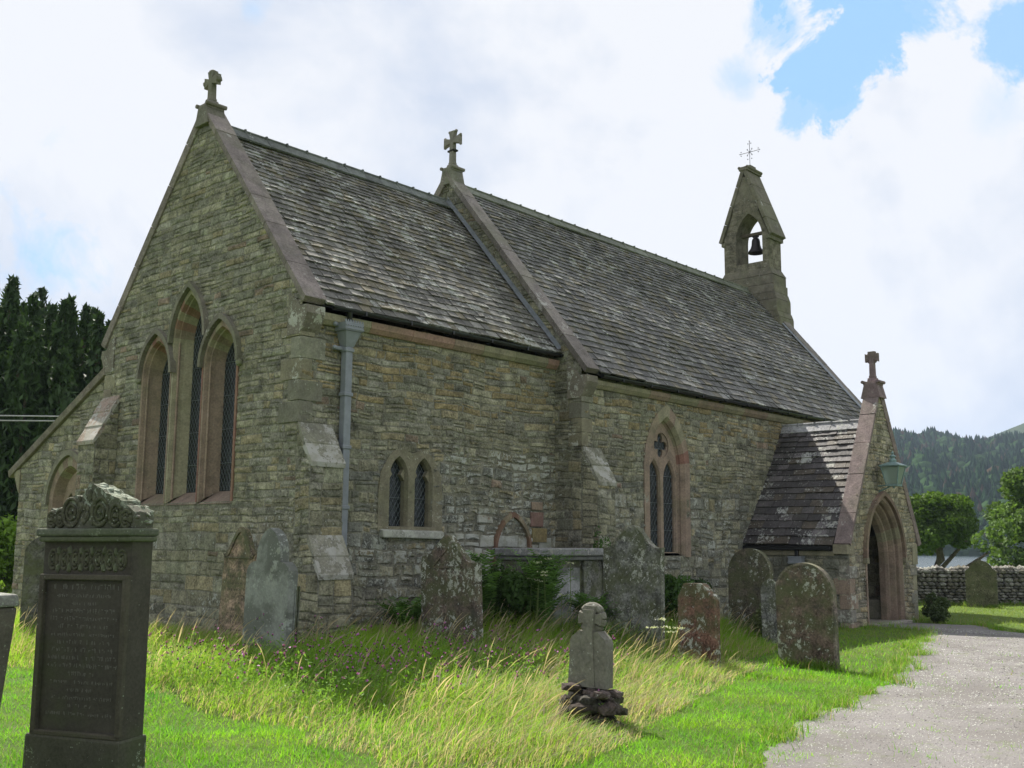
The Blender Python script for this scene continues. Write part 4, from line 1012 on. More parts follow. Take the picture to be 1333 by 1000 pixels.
# --- wall lantern on the porch front (bracket, body, glass, cap)
lan = empty('wall_lantern', (CX-.14, PY-.36, 2.98)); tag(lan, 'grey-green metal lantern bracketed over the porch doorway', 'lantern')
mb = MB(); W0, W1 = .115, .20
def sq(hw, z): return [Vector((s*hw, t*hw, z)) for s, t in ((-1,-1),(1,-1),(1,1),(-1,1))]
mb.hexa(sq(W0-.01, .03)+sq(W1-.01, .40)); mb.build('lantern_glass', M['lampglass'], lan)
mb = MB()
for a, b in zip(sq(W0, .0), sq(W1, .42)): mb.tube([a, b], .016, 6)
mb.hexa(sq(W0+.02, -.02)+sq(W0+.02, .02)); mb.hexa(sq(W1+.025, .405)+sq(W1+.035, .43)); mb.hexa(sq(W1+.025, .432)+sq(.085, .505)); mb.lathe([(.075,.505),(.08,.55),(.055,.58),(.045,.60),(.075,.63),(.045,.66),(.02,.68),(.035,.70),(.0,.77)], 0, 0, 12)
mb.tube([(0, .0, -.02), (0, .0, -.06)], .03, 8); mb.tube([(0, .1, -.03), (0, .28, -.10), (0, .43, -.16)], .018, 6); mb.tube([(0, .1, .0), (0, .42, .0)], .016, 6); mb.box((-.06, .39, -.2), (.06, .415, .06))
mb.build('lantern_frame', M['lampmetal'], lan, bevel=.004)
#MORE

# ================================================================== churchyard things
def hs_extrude(mb, P, t0, t1, col, back=True):
    """outline P (a to the viewer's right, z); local x = depth (front face at -x), a -> -y"""
    f_ = Fr((0, 0), (0, -1), (-1, 0)); tess(mb, f_, P, [], t0, col)
    tess(mb, f_, P, [], -t1, col, rev=True)
    n = len(P)
    for i in range(n):
        p, q = P[i], P[(i+1) % n]; mb.quad([f_.p(*p, t0), f_.p(*q, t0), f_.p(*q, -t1), f_.p(*p, -t1)], col)
HF = Fr((0, 0), (0, -1), (-1, 0))
def worn_text(parent, w, ztop, zbot, lines, d, mat, seed=0, col=(.07,.06,.05), hgt=.035):
    """rows of worn, illegible cut strokes"""
    r = random.Random(seed); mb = MB(); z = ztop; k = 0
    step = (ztop-zbot)/lines
    for i in range(lines):
        lw = w*r.choice([.95, .9, .55, .8, .35, .9, .7]); hh = hgt*(1.35 if i == 0 else r.choice([.8, 1, 1]))
        a = -lw/2
        while a < lw/2:
            if r.random() < .14: a += hh*.7; continue
            cw = hh*r.uniform(.4, .75)
            for s in range(r.choice([1, 2, 2, 3])):
                x = a+cw*r.uniform(0, 1); tl = r.choice([0, 0, .3, -.3])*cw; wd = .0035
                z0 = z+r.uniform(0, .2)*hh; z1 = z+hh*r.uniform(.55, 1)
                if r.random() < .3: z0 = z1-wd*2; mb.quad([HF.p(a, z0, d), HF.p(a+cw*.8, z0, d), HF.p(a+cw*.8, z1, d), HF.p(a, z1, d)], shade(col, r.uniform(.7, 1.5), 0))
                else: mb.quad([HF.p(x, z0, d), HF.p(x+wd*1.6, z0, d), HF.p(x+tl+wd*1.6, z1, d), HF.p(x+tl, z1, d)], shade(col, r.uniform(.7, 1.5), 0))
            a += cw+hh*.22
        z -= step
    return mb.build('inscription', mat, parent)
def headstone(name, pos, rot, P, th, mat, col, label, tilt=(0, 0), lich=.4, z=None, bev=.012, cat='headstone', rough=0.0):
    gz = Hs(*pos) if z is None else z
    e = empty(name, (pos[0], pos[1], gz), (R(tilt[0]), R(tilt[1]), R(rot))); tag(e, label, cat, 'headstones in the churchyard')
    mb = MB()
    if rough:
        P = [(a+rng.uniform(-rough, rough)*(zz > .1), zz+rng.uniform(-rough, rough)*(zz > .1)) for a, zz in P]
    hs_extrude(mb, P, th/2, th/2, shade(col, 1, lich)); mb.build('slab', mat, e, bevel=bev)
    return e
def round_top(w, hs_, h, n=14, zb=-.3):
    """shoulder height hs_, total height h"""
    c = (h-hs_); P = [(-w/2, zb), (w/2, zb)]
    rr = (w*w/4+c*c)/(2*c); zc = h-rr; a1 = math.asin(min(1, (w/2)/rr)) if c < w/2 else math.pi/2
    for k in range(n+1):
        t = a1-2*a1*k/n; P.append((rr*math.sin(t), zc+rr*math.cos(t)))
    return P
def scroll_top(w, hs_, h, zb=-.3, sh=.2, n=12):
    """ogee: concave shoulders rising into a rounded crown"""
    P = [(-w/2, zb), (w/2, zb)]
    def f(u):   # u 0 at edge .. 1 at centre
        if u < sh: return hs_-.012*math.sin(math.pi*u/sh)
        t = (u-sh)/(1-sh); return hs_+(h-hs_)*(.5-.5*math.cos(math.pi*min(1, t*1.0)))**.85
    for k in range(2*n+1):
        a = w/2-w*k/(2*n); P.append((a, f(1-abs(a)/(w/2))))
    return P

# J: round topped stone beside the path
e = headstone('headstone', (4.73, -5.55), 3, round_top(.84, 1.0, 1.43), .11, M['grey_hs'], (.12,.085,.07), 'mossy brown-grey headstone with round arched top standing alone beside the gravel path', (0, -2), .7)
mb = MB(); Pr = round_top(.86, 1.0, 1.445, 18); Pi = round_top(.80, .985, 1.41, 18)
for i in range(1, len(Pr)-1):
    p, q, p2, q2 = Pr[i], Pr[i+1], Pi[i], Pi[i+1]
    mb.hexa([Vector(HF.p(*x, d)) for d in (-.062, .062) for x in (p2, q2, q, p)], shade((.2,.16,.14), 1, .4))
mb.build('edge_moulding', M['grey_hs'], e)
# G: big scroll-topped stone
e = headstone('headstone', (4.26, -2.91), 2, scroll_top(1.06, 1.52, 1.85), .10, M['grey_hs'], (.17,.17,.155), 'tall grey lichen-speckled headstone with scrolled ogee top, in front of the nave window', (0, 1), .75)
mb = MB(); Pr = scroll_top(1.08, 1.53, 1.865); Pi = scroll_top(1.06, 1.50, 1.83)
for i in range(2, len(Pr)-1):
    p, q, p2, q2 = Pr[i], Pr[i+1], Pi[i], Pi[i+1]; mb.hexa([Vector(HF.p(*x, d)) for d in (-.06, .06) for x in (p2, q2, q, p)], shade((.24,.23,.2), 1, .5))
mb.build('edge_moulding', M['grey_hs'], e)
# H: small red spotted stone
headstone('headstone', (3.72, -4.42), -2, [(-.31, -.3), (.31, -.3), (.30, .97), (.26, 1.0), (.2, 1.03), (.15, 1.12), (.08, 1.15), (-.12, 1.155), (-.24, 1.13), (-.29, 1.05), (-.31, .95)], .13, M['grey_hs'], (.16,.085,.065), 'short reddish-brown headstone blotched with pale lichen, broken scroll top', (2, -2), .8, rough=.018)
# F: gabled stone
e = headstone('headstone', (1.41, -1.86), 2, [(-.53, -.3), (.53, -.3), (.53, 1.42), (.40, 1.43), (.34, 1.46), (.02, 1.80), (-.06, 1.80), (-.34, 1.54), (-.5, 1.50), (-.53, 1.40)], .12, M['grey_hs'], (.12,.09,.075), 'wide dark brown headstone with gabled top below the twin chancel window', (0, -3), .85, z=.0, rough=.004)
mb = MB(); f_ = HF
for (a, z0, a1, z1) in ((-.30, 1.35, .30, 1.37), (-.3, 1.35, 0, 1.62), (.3, 1.35, 0, 1.62)):
    v = Vector((a1-a, z1-z0)).normalized(); n_ = Vector((-v.y, v.x))*.012
    mb.hexa([Vector(HF.p(x+n_.x*s, zz+n_.y*s, d)) for d in (.055, .075) for (x, zz, s) in ((a, z0, -1), (a1, z1, -1), (a1, z1, 1), (a, z0, 1))], shade((.13,.1,.08), 1, .5))
mb.build('carved_pediment', M['grey_hs'], e)
# E: pale gothic shouldered stone
def gothic(w, hs_, h, cw):
    P = [(-w/2, -.3), (w/2, -.3), (w/2, hs_-.16)]
    for k in range(6): t = k/5*math.pi/2; P.append((w/2-(1-math.cos(t))*.18, hs_-.16+.16*math.sin(t)))
    zs = hs_+.10; P += [(cw/2+.01, hs_-.01)]
    A = arch(0, cw/2, zs, h-zs, 7)[::-1]; P += A; P += [(-cw/2-.01, hs_-.01)]
    for k in range(6): t = (5-k)/5*math.pi/2; P.append((-w/2+(1-math.cos(t))*.18, hs_-.16+.16*math.sin(t)))
    P.append((-w/2, hs_-.16)); return P
M['pale_hs'] = stone_mat('pale_marble_headstone', lichcol=(.33,.35,.32), algae=.85, algcol=(.11,.115,.10), bump=.002, var=.3, liscale=3, dark=.4, alg=(.42,.5), algs=1.4)
e = headstone('headstone', (-1.1, -1.02), 3, gothic(.86, 1.40, 1.83, .46), .15, M['pale_hs'], (.21,.22,.20), 'pale grey gothic headstone with pointed centre and rounded shoulders by the church corner', (0, 1.5), .7, z=.04)
mb = MB()
for i, (da, k) in enumerate(((.0, 1), (.035, .96), (.07, .92))):
    mb.box((.03+i*.035, -.43-.006*i, -.2), (.045+i*.035, -.425+.01, 1.1), shade((.13,.14,.12), 1, .2))
mb.build('edge_moulding', M['grey_hs'], e)
# D: stone leaning on the gable wall
e = headstone('headstone', (-.42, .75), 0, scroll_top(.78, 1.48, 1.86, sh=.12), .09, M['grey_hs'], (.27,.195,.14), 'buff-pink inscribed headstone propped against the gable wall', (0, 3), .25, z=.02)
mb = MB(); Pr = scroll_top(.80, 1.49, 1.88, sh=.12); Pi = scroll_top(.70, 1.44, 1.80, sh=.12)
for i in range(2, len(Pr)-1):
    p, q, p2, q2 = Pr[i], Pr[i+1], Pi[i], Pi[i+1]; mb.hexa([Vector(HF.p(*x, d)) for d in (.03, .065) for x in (p2, q2, q, p)], shade((.16,.13,.09), 1, .3))
mb.box(HF.p(-.34, 1.45, .065), HF.p(.34, 1.425, .03), shade((.16,.13,.09), 1, .2)); mb.build('edge_moulding', M['grey_hs'], e)
M['ink'] = simple('cut_lettering', (.06,.05,.04), .9)
worn_text(e, .56, 1.33, .3, 11, .0465, M['ink'], 5, (.1,.07,.05), .045)
# A: big foreground stone
M['dark_hs'] = stone_mat('dark_red_sandstone_headstone', lichcol=(.30,.34,.27), algae=.85, algcol=(.045,.065,.018), bump=.003, var=.35, liscale=18, dark=.3, fine=90)
W_ = .79
A = empty('headstone', (-5.505, -5.145, 0), (R(-.4), 0, R(21))); tag(A, 'large dark headstone with carved scroll crest and ringed frieze, nearest the viewer', 'headstone', 'headstones in the churchyard')
dc = (.066,.060,.048)
mb = MB(); hs_extrude(mb, [(-W_/2, .36), (W_/2, .36), (W_/2, 1.70), (-W_/2, 1.70)], .10, .11, shade(dc, .9, .1)); mb.build('slab', M['dark_hs'], A, bevel=.01)
mb = MB()
for a0, a1, z0, z1 in ((-W_/2, -W_/2+.045, .36, 1.45), (W_/2-.045, W_/2, .36, 1.45), (-W_/2, W_/2, 1.43, 1.47), (-W_/2, W_/2, .355, .39)):
    mb.box(HF.p(a0, z0, .135), HF.p(a1, z1, .09), shade((.075,.068,.05), 1, .3))
mb.build('panel_frame', M['dark_hs'], A, bevel=.008)
mb = MB(); mb.box(HF.p(-W_/2-.045, -.2, .14), HF.p(W_/2+.015, .358, -.14), shade((.07,.068,.05), 1, .5), jit=.006); mb.build('plinth', M['dark_hs'], A, bevel=.02)
mb = MB(); mb.box(HF.p(-W_/2-.02, 1.70, .15), HF.p(W_/2+.02, 1.74, -.14), shade((.10,.11,.07), 1, .4)); mb.box(HF.p(-W_/2-.035, 1.74, .165), HF.p(W_/2+.025, 1.795, -.15), shade((.10,.11,.08), 1, .6)); mb.build('cornice', M['dark_hs'], A, bevel=.015)
mb = MB()   # frieze of carved rosettes and leaves
def oval(mb, a, z, ra, rz, d, t=.011, col=(.075,.075,.05), lo=0, hi=2*math.pi, n=18):
    mb.tube([HF.p(a+ra*math.cos(lo+(hi-lo)*k/n), z+rz*math.sin(lo+(hi-lo)*k/n), d) for k in range(n+1)], t, 7, shade(col, rng.uniform(.85, 1.2), .35))
for k in range(7):
    a = -W_/2+.085+k*(W_-.17)/6; oval(mb, a, 1.575, .036, .068, .10); oval(mb, a, 1.575, .017, .038, .105, .010)
    mb.ico(HF.p(a, 1.575, .10), .018, shade((.1,.11,.07), 1, .3), 1, .2)
    if k < 6:
        b = a+(W_-.17)/12
        for s in (-1, 1): mb.ico(HF.p(b, 1.575+s*.06, .10), .024, shade((.1,.11,.07), 1, .3), 1, .25, (1, .8, 1.5)); oval(mb, b, 1.575+s*.028, .016, .024, .10, .008)
mb.build('carved_frieze', M['dark_hs'], A)
mb = MB()   # crest
cr = [(0, 0), (.01, .085), (.05, .145), (.10, .13), (.14, .15), (.2, .14), (.24, .19), (.28, .225), (.33, .235), (.37, .225), (.40, .23), (.435, .27), (.47, .315), (.52, .32), (.57, .30), (.62, .285), (.66, .25), (.7, .24), (.76, .225), (.81, .215), (.85, .19), (.86, .165), (.92, .16), (.97, .13), (1.0, .12), (1.01, .05), (1, 0)]
P = [(-W_/2+a*W_, 1.795+z+rng.uniform(-.006, .006)) for a, z in cr][::-1]
hs_extrude(mb, P, .10, .10, shade((.10,.10,.075), 1, .7))
for a, z, ra, rz in ((.29, .11, .072, .10), (.62, .11, .07, .098), (.07, .06, .035, .055), (.17, .07, .035, .06), (.80, .085, .05, .078), (.92, .06, .04, .06)):
    oval(mb, -W_/2+a*W_, 1.80+z, ra, rz, .105, .014); oval(mb, -W_/2+a*W_, 1.80+z, ra*.55, rz*.55, .108, .010); mb.ico(HF.p(-W_/2+a*W_, 1.80+z, .11), .02, shade((.1,.1,.07), 1, .5), 1, .2)
for k in range(60):
    i = rng.randrange(1, len(cr)-2); a, z = cr[i]; t = rng.random(); a = a+(cr[i+1][0]-a)*t; z = z+(cr[i+1][1]-z)*t
    mb.ico(HF.p(-W_/2+a*W_, 1.79+z-rng.random()*.02, rng.uniform(-.10, .10)), rng.uniform(.014, .034), shade((.15,.13,.11), rng.uniform(.7, 1.2), 1.0), 1, .35, (1.2, 1.2, .7))
for k in range(26):
    a = rng.uniform(.36, .56); z = rng.uniform(.02, .26); mb.ico(HF.p(-W_/2+a*W_, 1.80+z, .105), rng.uniform(.012, .026), shade((.1,.1,.07), rng.uniform(.7, 1.2), .5), 1, .3, (.5, 1, 1.3))
mb.build('carved_crest', M['dark_hs'], A, bevel=0)
worn_text(A, W_-.16, 1.36, .44, 17, .1015, simple('worn_cut_lettering', (.12,.118,.10), .9), 3, (.13,.13,.11), .034)
# B: pedestal monument cut by the left edge of the view
B = empty('pedestal_monument', (-6.58, -5.23, 0), (R(3.2), 0, R(20))); tag(B, 'dark stone pedestal monument with a shaft on top, left of the carved headstone', 'monument')
mb = MB(); a, b = .26, .22
mb.hexa([Vector((s*(b-.0), t*a, -.1)) for s, t in ((-1,-1),(1,-1),(1,1),(-1,1))]+[Vector((s*(a+.02), t*(a+.03), 1.30)) for s, t in ((-1,-1),(1,-1),(1,1),(-1,1))], shade((.09,.08,.065), 1, .6)); mb.build('pedestal', M['dark_hs'], B, bevel=.02)
mb = MB(); mb.hexa([Vector((s*(a+.03), t*(a+.04), 1.302)) for s, t in ((-1,-1),(1,-1),(1,1),(-1,1))]+[Vector((s*(a+.02), t*(a+.02), 1.38)) for s, t in ((-1,-1),(1,-1),(1,1),(-1,1))], shade((.2,.2,.18), 1, .8)); mb.hexa([Vector((s*.2, t*.2, 1.38)) for s, t in ((-1,-1),(1,-1),(1,1),(-1,1))]+[Vector((s*.13, t*.13, 1.46)) for s, t in ((-1,-1),(1,-1),(1,1),(-1,1))], shade((.2,.2,.18), 1, .8)); mb.build('pedestal_cap', M['dark_hs'], B, bevel=.015)
mb = MB(); mb.tube([(0, 0, 1.46), (0, 0, 1.52), (0, 0, 1.75), (0, 0, 2.2)], [.15, .115, .10, .08], 4, shade((.16,.14,.13), 1, .6)); mb.build('shaft', M['dark_hs'], B, bevel=.01)
# C: thin stone seen edge-on
headstone('headstone', (-1.80, 3.85), 62, round_top(.62, 1.35, 1.58), .11, M['grey_hs'], (.10,.095,.085), 'narrow dark headstone seen edge-on beyond the carved headstone', (0, 2), .4)
mb = MB(); z = Hs(-3.2, 6.4)
for k in range(3): mb.box((-4.2+k*.9, 6.6-.25*0, z+.05), (-3.33+k*.9, 6.75, z+.28), shade((.33,.32,.3), 1, .5), jit=.01)
o = mb.build('grave_kerb', M['dress'], None, bevel=.01); tag(o, 'low pale stone grave kerb in the grass left of the carved headstone', 'grave kerb')
# K, L, M
headstone('headstone', (8.17, -2.74), -4, round_top(.88, 1.2, 1.57), .12, M['grey_hs'], (.10,.085,.065), 'dark weedy round-topped headstone in shade beside the porch wall', (0, 1), .65, z=.05)
headstone('headstone', (7.51, -3.51), 0, opening(0, .16, .88, .21, -.3, 6)[::-1], .09, M['grey_hs'], (.17,.17,.16), 'small pointed grey headstone leaning beside the dark round-topped one', (-2, 2), .8)
headstone('headstone', (21.5, -2.45), 12, [(-.40, -.3), (.40, -.3), (.40, .97), (.36, 1.02), (.30, 1.05), (.26, 1.14), (.15, 1.24), (0, 1.29), (-.15, 1.24), (-.26, 1.14), (-.30, 1.05), (-.36, 1.02), (-.40, .97)], .12, M['grey_hs'], (.115,.11,.07), 'far olive-brown headstone with shouldered round top against the dry-stone wall', (0, 2), .45, z=0)
# I: wheel-headed cross on a rubble base
I = empty('cross_gravestone', (-.92, -6.06, 0), (R(2), R(1), R(6))); tag(I, 'small weathered wheel-headed cross gravestone on a base of rough rocks in the long grass', 'gravestone')
cc = shade((.16,.152,.125), 1, .45); mb = MB()
hs_extrude(mb, [(-.21, .34), (.21, .34), (.20, .76), (.185, .80), (.10, .87), (.07, .86), (-.07, .86), (-.10, .87), (-.185, .80), (-.20, .76)], .075, .075, cc)
mb.build('slab', M['dress'], I, bevel=.02)
mb = MB(); hs_extrude(mb, [(-.10, .34), (.10, .34), (.055, .86), (.06, 1.07), (-.06, 1.07), (-.055, .86)], .088, .08, cc); mb.build('cross_shaft', M['dress'], I, bevel=.02)
mb = MB(); zc = .985
mb.tube([HF.p(.112*math.cos(2*math.pi*k/28), zc+.112*math.sin(2*math.pi*k/28), -.0) for k in range(29)], .046, 10, cc)
def crossarm(a0, z0, a1, z1, w0, w1):
    v = Vector((a1-a0, z1-z0)).normalized(); n_ = Vector((-v.y, v.x))
    q = [(a0-n_.x*w0, z0-n_.y*w0), (a1-n_.x*w1, z1-n_.y*w1), (a1+n_.x*w1, z1+n_.y*w1), (a0+n_.x*w0, z0+n_.y*w0)]
    mb.hexa([Vector(HF.p(*p, d)) for d in (-.045, .062) for p in q], cc)
crossarm(0, zc, 0, zc+.125, .03, .065); crossarm(0, zc, .125, zc, .03, .06); crossarm(0, zc, -.125, zc, .03, .06); crossarm(0, zc, 0, zc-.13, .03, .055)
mb.build('wheel_head', M['dress'], I, bevel=.012)
mb = MB()
for k in range(60):
    t = rng.uniform(0, 2*math.pi); r_ = .31*math.sqrt(rng.random()); z = rng.uniform(-.02, .30)*(1-.3*(r_/.36))
    mb.ico((r_*.8*math.cos(t), r_*math.sin(t), z), rng.uniform(.05, .095), shade(rng.choice([(.075,.06,.05), (.12,.09,.08), (.06,.055,.045)]), rng.uniform(.7, 1.2), rng.uniform(.1, .5)), 1, .22, (1.1, 1.2, .7), rng.random()*6)
for k in range(16): mb.ico((rng.uniform(-.2, .2), rng.uniform(-.30, .30), rng.uniform(.27, .33)), rng.uniform(.05, .085), shade((.11,.085,.075), rng.uniform(.6, 1.1), rng.uniform(.2, .7)), 1, .22, (1.1, 1.3, .6), rng.random()*6)
mb.build('rock_base', M['wall'], I)
# chest tomb against the chancel wall
T = empty('chest_tomb', (4.25, -1.30, 0)); tag(T, 'grey chest tomb with flat moulded lid and pale side panel against the chancel wall', 'tomb')
tc_ = (.20,.20,.20)
mb = MB(); mb.box((-.92, -.52, 1.49), (1.12, .52, 1.61), shade(tc_, 1.05, .6)); mb.box((-.88, -.47, 1.42), (1.07, .47, 1.488), shade(tc_, .8, .2)); mb.build('lid', M['coping'], T, bevel=.02)
mb = MB(); mb.box((-.84, -.38, .1), (1.0, .38, 1.42), shade((.16,.155,.14), 1, .3)); mb.build('chest', M['grey_hs'], T, bevel=.01)
for x0, x1 in ((-.85, -.74), (.30, .48), (.86, 1.02)):
    mb = MB(); mb.box((x0, -.43, .1), (x1, -.37, 1.41), shade((.2,.2,.19), 1, .4)); mb.box((x0-.02, -.445, 1.33), (x1+.02, -.37, 1.40), shade((.2,.2,.19), 1, .4)); mb.build('pilaster', M['grey_hs'], T, bevel=.01)
mb = MB(); mb.box((-.66, -.41, .4), (.22, -.375, 1.30), shade((.30,.30,.30), 1, .2)); mb.build('side_panel', M['pale_hs'], T, bevel=.01)

# ------------------------------------------------------------------ dry-stone wall beyond the porch
def rubble_wall(name, x0, y0, x1, y1, h, label, zfun=Hs, th=.5):
    mb = MB(); Ln = math.hypot(x1-x0, y1-y0); ux, uy = (x1-x0)/Ln, (y1-y0)/Ln; nx, ny = -uy, ux
    ang = math.atan2(uy, ux)
    # dark core, then stones on both faces and cope stones on edge
    n = int(Ln/1.5)+1
    for k in range(n):
        a0, a1 = Ln*k/n, Ln*(k+1)/n
        P = []
        for z in (0, 1):
            for a, s in ((a0, -1), (a1, -1), (a1, 1), (a0, 1)):
                w_ = (th/2-.07)*(1 if z == 0 else .75); x = x0+ux*a+nx*s*w_; y = y0+uy*a+ny*s*w_; P.append(Vector((x, y, zfun(x, y)-.1 if z == 0 else zfun(x, y)+h-.08)))
        mb.hexa(P, (.05,.047,.04,0))
    for s in (-1, 1):
        z = -.02
        while z < h-.06:
            hh = rng.uniform(.07, .14); a = rng.uniform(-.1, .1)
            while a < Ln:
                w_ = rng.uniform(.10, .30); sw_ = (th/2-.05)*(1-.25*z/h)
                x = x0+ux*(a+w_/2)+nx*s*sw_; y = y0+uy*(a+w_/2)+ny*s*sw_
                c = jit(rng.choice([(.17,.165,.145), (.13,.125,.11), (.20,.19,.16), (.15,.14,.11), (.24,.235,.21)]), .7, 1.15)
                mb.ico((x, y, zfun(x, y)+z+hh/2), 1, c+(rng.uniform(.1, .7),), 1, .10, (w_*.56, .09, hh*.56), ang)
                a += w_
            z += hh*.93
    a = 0
    while a < Ln:
        w_ = rng.uniform(.08, .17); x = x0+ux*(a+w_/2); y = y0+uy*(a+w_/2); hh = rng.uniform(.14, .26)
        mb.ico((x, y, zfun(x, y)+h+hh*.28), 1, jit(rng.choice([(.19,.18,.165), (.24,.23,.21), (.15,.14,.12)]), .8, 1.1)+(rng.uniform(.3, .9),), 1, .10, (w_*.6, th*.42, hh*.6), ang+rng.uniform(-.15, .15)); a += w_*.95
    o = mb.build(name, M['wall']); tag(o, label, 'stone wall'); return o
rubble_wall('dry_stone_wall', 18.2, 2.4, 27.4, -6.2, .92, 'grey dry-stone boundary wall with upright cope stones behind the far headstone')

# ------------------------------------------------------------------ vegetation
def blades(n_keep, pts, hgt, wid, col, lean, seg=2, curl=.5, head=None, dirn=None, zoff=-.01, zf=H):
    """pts (n,2); hgt, wid (n,), col (n,3), lean (n,) horizontal reach / height; returns V,F,C (quads as 4-gons or tris as degenerate)"""
    n = len(pts); th = nrg.uniform(0, 2*np.pi, n) if dirn is None else dirn+nrg.normal(0, .9, n)
    lx, ly = np.cos(th), np.sin(th); fa = th+np.pi/2+nrg.normal(0, .6, n); sx, sy = np.cos(fa), np.sin(fa)
    base = np.stack([pts[:, 0], pts[:, 1], zf(pts[:, 0], pts[:, 1])+zoff], -1)
    rows = []
    for i in range(seg+1):
        t = i/seg; off = lean*hgt*(t**(1.6+curl)); zz = hgt*t*(1-.25*lean*t)
        wv = wid*(1-t)**.7 if head is None else wid
        if i == seg: wv = wid*.08
        c = np.stack([base[:, 0]+lx*off, base[:, 1]+ly*off, base[:, 2]+zz], -1)
        s = np.stack([sx*wv/2, sy*wv/2, np.zeros(n)], -1)
        rows.append((c-s, c+s))
    V = np.empty((n, 2*(seg+1), 3), np.float32)
    for i, (a, b) in enumerate(rows): V[:, 2*i] = a; V[:, 2*i+1] = b
    idx = np.arange(n)[:, None]*(2*(seg+1))
    F = np.concatenate([idx+np.array([[2*i, 2*i+1, 2*i+3, 2*i+2]]) for i in range(seg)], 0)
    C = np.repeat(np.concatenate([col, np.ones((n, 1))], 1)[:, None, :], 2*(seg+1), 1)
    return V.reshape(-1, 3), F, C.reshape(-1, 4), (rows[-1][0]+rows[-1][1])/2
class NP:
    def __init__(s): s.V = []; s.F = []; s.C = []; s.n = 0
    def add(s, V, F, C): s.V.append(V); s.F.append(F+s.n); s.C.append(C); s.n += len(V)
    def build(s, name, mat, parent=None): return np_mesh(name, np.concatenate(s.V), np.concatenate(s.F), np.concatenate(s.C), mat, parent)
CHX = [(-.05, -.05), (5.85, -.05), (5.85, -.7), (19.3, -.7), (19.3, 10), (-.05, 10)]
PORCH = [(11.6, -3.2), (15.5, -3.2), (15.5, 0), (11.6, 0)]
def wedge(n, dmin, dmax, pw, a0=-34, a1=32):
    """random ground points seen from the lawn in front, denser nearby"""
    az = YAW-np.radians(nrg.uniform(a0, a1, n)); u = nrg.random(n); d = (dmin**pw+(dmax**pw-dmin**pw)*u)**(1/pw)
    return np.stack([CAM.x+d*np.cos(az), CAM.y+d*np.sin(az)], -1), d
MEAD0 = [(-4.6,4.5),(-3.6,2.2),(-3.0,.4),(-3.3,-1.7),(-3.1,-2.9),(-3.1,-4.2),(-3.5,-5.5),(-3.9,-6.6),(-2.8,-7.2),(-1.57,-7.0),(-.22,-6.42),(2.16,-5.7),(4.0,-5.2),(4.4,-4.6),(6.5,-4.1),(8.6,-3.9),(9.6,-3.1),(9.8,-.7),(5.8,-.6),(5.8,0),(-.05,0),(-.05,9.4),(-1.5,10.5),(-5,12)]
def densify(P, stp=.35):
    Q = []
    for i in range(len(P)):
        (x0, y0), (x1, y1) = P[i], P[(i+1) % len(P)]; n = max(1, int(math.hypot(x1-x0, y1-y0)/stp))
        for k in range(n):
            x, y = x0+(x1-x0)*k/n, y0+(y1-y0)*k/n
            if y < -2.8 or x < -2: a = .22*float(vn(x, y, 1.3, 2))+.12*float(vn(x, y, 4.1, 7)); b = .22*float(vn(x, y, 1.3, 5))+.12*float(vn(x, y, 4.1, 1)); x += a; y += b
            Q.append((x, y))
    return Q
MEAD = densify(MEAD0)
def ok_ground(p): return ~inpoly(p[:, 0], p[:, 1], CHX) & ~inpoly(p[:, 0], p[:, 1], PORCH)
# mown lawn
g = NP()
for n, d0, d1, pw, hh, ww in ((230000, 4.5, 15, 1.15, (.03, .085), .0075), (90000, 14, 34, 1.2, (.04, .10), .016)):
    p, d = wedge(n, d0, d1, pw); sd = pdist(p[:, 0], p[:, 1], PATH); ip = inpoly(p[:, 0], p[:, 1], PATH)
    m_ = ok_ground(p) & (~inpoly(p[:, 0], p[:, 1], MEAD)) & (~ip | ((sd < .16+.14*vn(p[:, 0], p[:, 1], 3.0, 2)) & (nrg.random(n) < .45)) | (ip & (vn(p[:, 0], p[:, 1], 1.9, 4)+.5*vn(p[:, 0], p[:, 1], 6, 1) > .62) & (nrg.random(n) < .35)) | (ip & (nrg.random(n) < .02)))
    p, d = p[m_], d[m_]; k = len(p); q = vn(p[:, 0], p[:, 1], 1.4); q2 = nrg.random(k)
    dry = (nrg.random(k) < .05+.10*(vn(p[:, 0], p[:, 1], .9, 2) > .4))
    col = np.stack([.135+.06*q+.07*q2, .33+.04*q+.08*q2, .014+.012*q2], -1)*(.8+.35*nrg.random((k, 1)))*(1+.28*vn(p[:, 0], p[:, 1], 1.3, 3)+.15*vn(p[:, 0], p[:, 1], 4.5, 3))[:, None]
    far = np.clip((d-16)/10, 0, 1)[:, None]; col = col*(1-far)+np.array([.17, .23, .045])*far
    col[dry] = np.array([.30, .27, .13])*nrg.uniform(.7, 1.1, (dry.sum(), 1))
    h_ = nrg.uniform(*hh, k)*(1+.45*vn(p[:, 0], p[:, 1], 2.2, 5)); V, F, C, _ = blades(0, p, np.maximum(h_, .015), ww*nrg.uniform(.6, 1.4, k), col, nrg.uniform(.2, 1.3, k), 1); g.add(V, F, C)
